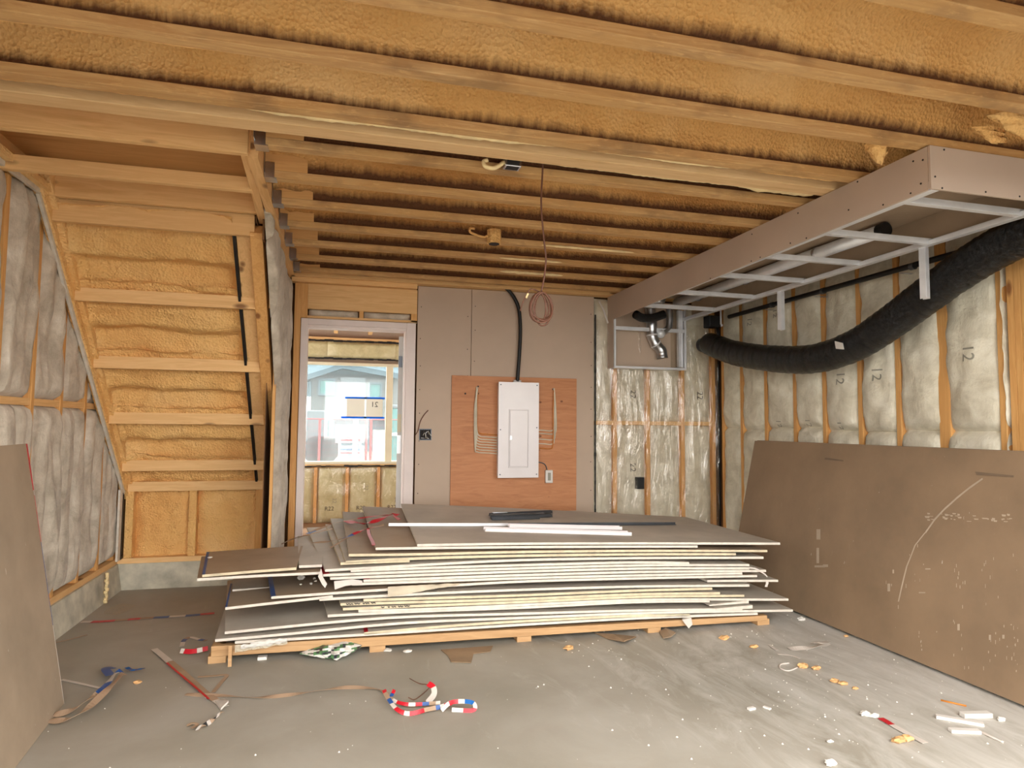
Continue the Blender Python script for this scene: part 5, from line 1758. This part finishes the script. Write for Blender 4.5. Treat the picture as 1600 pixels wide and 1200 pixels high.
ribbon('end_tape_strip', [fp_(309, 1058), fp_(335, 1056), fp_(354, 1055), fp_(346, 1066), fp_(333, 1082)], .02, ['tan'], 'small tan paper loop crossing the diagonal strip', group=G3)
ribbon('end_tape_strip', [fp_(75, 1126, .01), fp_(100, 1125, .02), fp_(130, 1112, .03), fp_(160, 1085, .05), fp_(185, 1060, .06), fp_(194, 1052, .05)], .03, ['tan'], 'tan tape curl beside the left leaning boards, outer loop', group=G3, twist=.5)
ribbon('end_tape_strip', [fp_(80, 1118, .01), fp_(110, 1110, .02), fp_(140, 1092, .04), fp_(160, 1078, .05), fp_(178, 1055, .05), fp_(190, 1048, .05)], .03, ['tan', 'tan', 'tan', 'blue', 'wht_tape', 'blue'], 'blue and tan tape curl beside the left leaning boards, inner loop', group=G3, seg=7, twist=.6)
ribbon('end_tape_strip', [fp_(97, 1062), fp_(125, 1068), fp_(155, 1075)], .016, ['wht_tape'], 'short white strip on the floor by left leaning boards', group=G3)
ribbon('end_tape_strip', [fp_(178, 1043, .02), fp_(165, 1045, .03), fp_(172, 1055, .03)], .04, ['blue'], 'dark blue tape scrap at the tip of the left curls', group=G3)
ribbon('end_tape_strip', [fp_(198, 1043, .015), fp_(206, 1047, .02), fp_(216, 1046, .02), fp_(224, 1044, .01)], .02, ['bluetape', 'blue'], 'small bright blue tape curl on floor near left boards', group=G3, seg=4)
ribbon('end_tape_strip', [fp_(88, 1004), fp_(110, 999), fp_(136, 992)], .012, ['tan'], 'faint thin straw on floor near left curb', group=G3)
# tangle in the middle
ribbon('end_tape_strip', [fp_(600, 1078, .05), fp_(606, 1090, .04), fp_(620, 1108, .02), fp_(640, 1115, .01), fp_(670, 1108, .02), fp_(690, 1104, .02), fp_(706, 1098, .03)], .019, ['red', 'tan', 'tan', 'blue', 'wht_tape', 'red', 'red', 'wht_tape', 'red'], 'red white and blue tape in the floor tangle, front strand', group=G3, seg=3, up=V((0, -.9, .5)), twist=.3)
ribbon('end_tape_strip', [fp_(616, 1078, .05), fp_(612, 1092, .03), fp_(632, 1100, .02), fp_(660, 1100, .02), fp_(688, 1098, .03)], .016, ['red', 'blue', 'tan', 'wht_tape', 'red', 'red', 'wht_tape'], 'red and white tape in the floor tangle, rear strand', group=G3, seg=3, up=V((0, -.9, .5)), twist=.3)
ribbon('end_tape_strip', [fp_(690, 1110, .01), fp_(702, 1099, .04), fp_(716, 1096, .05), fp_(735, 1097, .04), fp_(742, 1102, .03), fp_(738, 1110, .01), fp_(706, 1109, .01)], .018, ['wht_tape', 'wht_tape', 'red', 'red', 'wht_tape', 'bluetape', 'bluetape'], 'looped tape with bright blue inside at right of the floor tangle', group=G3, seg=4, up=V((0, -.9, .5)))
ribbon('end_tape_strip', [fp_(668, 1098, .01), fp_(678, 1085, .03), fp_(677, 1074, .05), fp_(669, 1068, .06)], .026, ['wht_tape', 'wht_tape', 'red'], 'white tape with red tip rising behind the floor tangle', group=G3, seg=8, up=V((0, -.8, .6)))
m_ = MB(); m_.tube(smooth_path([fp_(640, 1060, .01), fp_(655, 1068, .012), fp_(672, 1072, .006), fp_(650, 1092, .01), fp_(638, 1090, .03)], 6), .0022, 6)
tag(mesh_obj('loose_thread', m_, M['brownw'], smooth=True), 'thin brown wire thread behind the floor tangle', 'string')
ribbon('curled_shavings', [fp_(348, 1112, .02), fp_(335, 1122, .01), fp_(322, 1132, .01), fp_(308, 1138, .02)], .02, ['tan', 'wht_tape', 'metal_dk'], 'twisted dirty tape shavings below the diagonal strip', 'debris', seg=3, twist=1.2)
ribbon('curled_shavings', [fp_(292, 1134, .01), fp_(300, 1130, .015), fp_(308, 1132, .01), fp_(300, 1138, .01)], .014, ['tan'], 'small curled shaving at lower left of the dirty tape', 'debris')
c4 = [fp_(336, 1098, .01), fp_(345, 1110, .02), fp_(357, 1098, .04), fp_(350, 1095, .02)]
m_ = MB(); m_.hexa([p for p in c4] + [p + V((0, 0, .01)) for p in c4])
tag(mesh_obj('crumpled_scrap', m_, M['wht_tape']), 'crumpled white paper at the lower end of the diagonal strip', 'paper scrap')
# crumpled bag
c0 = fp_(517, 1029)
m_ = MB()


def bagfn(u, v):
    th_ = 2 * math.pi * u
    r = math.sin(math.pi * v) ** .7
    tap = 1 - .35 * math.cos(th_) * 0
    x = (v - .5) * .34
    k = 1 + .45 * nz(u * 9, v * 6, 3) + .25 * nz(u * 20, v * 15, 5)
    w_ = (.05 + .045 * v)
    return V((c0.x + x, c0.y + .05 + math.cos(th_) * r * w_ * 1.3 * k, .028 + math.sin(th_) * r * .032 * k * (.6 + .8 * v) + .02 * v))


m_.grid(bagfn, 26, 22)
m_.m = [(0 if nz(i * .5, j * .22, 2) > .0 else (1 if nz(i * .3, j * .6, 8) > -.1 else 2)) for j in range(22) for i in range(26)]
tag(mesh_obj('crumpled_bag', m_, [M['whitep'], M['bagc'], M['metal_dk']]), 'crumpled green and white plastic bag in front of the skid', 'bag')
m_ = MB(); pts = [fp_(x, y, .002) for x, y in ((689, 1016), (770, 1010), (766, 1019), (740, 1022), (736, 1036), (705, 1035), (700, 1025))]
k = len(pts); m_.add(pts + [p + V((0, 0, .004)) for p in pts], [tuple(range(k))[::-1], tuple(range(k, 2 * k))] + [(i, (i + 1) % k, (i + 1) % k + k, i + k) for i in range(k)])
tag(mesh_obj('flat_cardboard', m_, M['card']), 'brown flat cardboard scrap on the floor below the pile centre', 'cardboard')
for q4, lab in (([(930, 990), (958, 992), (994, 996), (975, 1003), (950, 999)], 'folded tan cardboard scrap in front of the skid, right of centre'), ([(1030, 988), (1040, 982), (1056, 990), (1048, 996), (1036, 998)], 'crumpled dark paper beside a skid block')):
    m_ = MB(); pts = [fp_(x, y, .003 + .02 * (i % 2)) for i, (x, y) in enumerate(q4)]
    k = len(pts); m_.add(pts + [p + V((0, 0, .006)) for p in pts], [tuple(range(k))[::-1], tuple(range(k, 2 * k))] + [(i, (i + 1) % k, (i + 1) % k + k, i + k) for i in range(k)])
    tag(mesh_obj('cardboard_scrap', m_, M['card'] if 'tan' in lab else M['gyp_brown']), lab, 'cardboard')
m_ = MB()
m_.grid(lambda u, v: fp_(163 + 54 * u, 957 - 12 * u + (v - .5) * 16 * math.sin(math.pi * min(1, u + .08)), .012 + .012 * nz(u * 4, v * 4, 3)), 10, 6)
tag(mesh_obj('plastic_scrap', m_, M['poly']), 'clear crumpled plastic scrap on the floor by the left curb', 'plastic scrap')
m_ = MB(); p = fp_(410, 1031, .0); m_.box(p + V((-.025, -.004, 0)), p + V((.022, .03, .016)))
tag(mesh_obj('white_chip', m_, M['whitep']), 'small square white chip on the floor under the skid edge', 'offcut')


def scrap_bar(xa, ya, xb, yb, w_, h_, lab, mat='whitep', group='white board offcuts on the right floor'):
    a, b2 = fp_(xa, ya, h_ / 2), fp_(xb, yb, h_ / 2)
    mm = MB(); mm.beam(a, b2, w_, h_)
    tag(mesh_obj('board_offcut', mm, M[mat], bevel=.002), lab, 'offcut', group)


scrap_bar(1462, 1119, 1537, 1132, .03, .014, 'longest white offcut stick on the floor at lower right')
scrap_bar(1503, 1117, 1547, 1116, .035, .02, 'white offcut block behind the longest stick at lower right')
scrap_bar(1484, 1141, 1531, 1143, .03, .014, 'white offcut piece in front of the longest stick at lower right')
scrap_bar(1169, 1108, 1179, 1106, .02, .01, 'tiny white offcut on the floor at right centre, left one')
scrap_bar(1193, 1104, 1204, 1108, .016, .008, 'tiny white offcut on the floor at right centre, right one')
ribbon('end_tape_strip', [fp_(1376, 1122), fp_(1400, 1136), fp_(1425, 1150), fp_(1446, 1161)], .03, ['red', 'wht_tape', 'wht_tape', 'wht_tape', 'wht_tape'], 'straight white and red tape strip on the lower right floor', group=G3, seg=6)
ribbon('end_tape_strip', [fp_(1233, 1014), fp_(1262, 1012), fp_(1280, 1009), fp_(1294, 1005)], .04, ['wht_tape'], 'white paper strip lying before the right leaning boards', group=G3, twist=.3)
ribbon('end_tape_strip', [fp_(1270, 1003, .02), fp_(1282, 1004, .03), fp_(1294, 1003, .01)], .03, ['wht_tape'], 'folded tip of white paper on the strip at right', group=G3)
ribbon('end_tape_strip', [fp_(1215, 1022), fp_(1235, 1024), fp_(1250, 1029)], .014, ['wht_tape'], 'short white shaving left of the white paper strip', group=G3)
ribbon('end_tape_strip', [fp_(1202, 1007), fp_(1208, 1012), fp_(1214, 1016)], .018, ['wht_tape'], 'tiny white shaving in front of the pile right corner', group=G3)
m_ = MB(); m_.tube(smooth_path([fp_(1233, 1036, .004), fp_(1220, 1038, .004), fp_(1219, 1044, .004), (fp_(1232, 1048, .004)), fp_(1246, 1043, .004)], 6), .004, 6)
tag(mesh_obj('white_string_curl', m_, M['wht_tape'], smooth=True), 'curled white string on the floor at right centre', 'string')
m_ = MB(); m_.tube(smooth_path([fp_(1534, 1144, .004), fp_(1548, 1151, .006), fp_(1568, 1160, .004)], 6), .005, 6)
tag(mesh_obj('thin_stick', m_, M['wht_tape'], smooth=True), 'thin pale stick right of the white offcuts at lower right', 'stick')
m_ = MB(); m_.tube([fp_(1470, 1094, .004), fp_(1510, 1103, .004)], .004, 6)
tag(mesh_obj('thin_stick', m_, M['cable_o'], smooth=True), 'thin orange stick behind the white offcuts at lower right', 'stick')
G4 = 'foam crumbs on the floor'
for (x, y, s, lab, mt) in (
        (888, 1015, .026, 'orange foam chunk on the floor in front of the skid centre', 'cream'),
        (1132, 999, .024, 'foam chunk on the floor before the right end of the pile', 'cream'),
        (1178, 1012, .02, 'pale foam crumbs left of the white shavings', 'cream'),
        (1276, 1046, .02, 'orange foam crumb on the floor below the string curl', 'foam_plain'),
        (1255, 1043, .024, 'cream foam crumb beside the string curl', 'cream'),
        (1304, 1066, .02, 'brown foam crumb on the right floor, left of a pair', 'foam_plain'),
        (1317, 1070, .018, 'brown foam crumb on the right floor, right of a pair', 'foam_plain'),
        (1336, 1077, .013, 'small lone orange crumb right of the brown pair', 'foam_plain'),
        (1404, 1160, .024, 'large orange foam chunk at lower right, left half', 'foam_plain'),
        (1417, 1157, .022, 'large orange foam chunk at lower right, right half', 'foam_plain'),
        (1352, 1118, .02, 'grey plaster lump left of the white and red strip', 'plaster'),
        (1366, 1121, .019, 'grey plaster lump touching the white and red strip', 'plaster'),
        (1564, 1126, .016, 'plaster lump right of the white offcut block', 'plaster'),
        (1252, 969, .022, 'white crumb heap beside the pile right corner', 'plaster'),
        (1322, 995, .012, 'yellow foam crumb under the right leaning board edge', 'foam_plain'),
        (215, 1068, .016, 'cream foam crumb beside the small blue curl', 'cream'),
        (1297, 1160, .012, 'small crumb left of large orange foam chunk', 'plaster'),
        (637, 1020, .02, 'white plaster lump beside a skid block', 'plaster'),
        (606, 1018, .018, 'white plaster lump at the foot of the skid', 'plaster'),
        (1298, 1195, .02, 'pale crumb at the bottom edge of the floor', 'plaster')):
    chunk('foam_crumb' if mt != 'plaster' else 'plaster_lump', fp_(x, y, 0), s, M['crumb'] if mt != 'plaster' else M[mt], lab, 'crumb', G4, flat=.5, stretch=(1.3, .9))
# countless specks
dm = MB()
for k in range(420):
    if k < 290:
        x, y = 1.2 + 1.9 * random.random() ** .7, random.uniform(1.9, 4.6)
    else:
        x, y = random.uniform(-1.4, 3), random.uniform(1.9, 3.75)
    s = random.choice((.0018, .0025, .003, .0035, .006))
    a = random.random() * 6
    c_, s_ = math.cos(a) * s, math.sin(a) * s
    dm.add([(x + c_, y + s_, 0), (x - s_, y + c_, 0), (x - c_, y - s_, 0), (x + s_, y - c_, 0), (x, y, s * .9)], [(0, 1, 4), (1, 2, 4), (2, 3, 4), (3, 0, 4)])
o = mesh_obj('plaster_specks', dm, M['plaster']); tag(o, 'countless tiny white plaster specks strewn over the concrete floor', 'debris'); o['kind'] = 'stuff'

for o in list(bpy.data.objects):
    if 'surf' in o.keys():
        del o['surf']
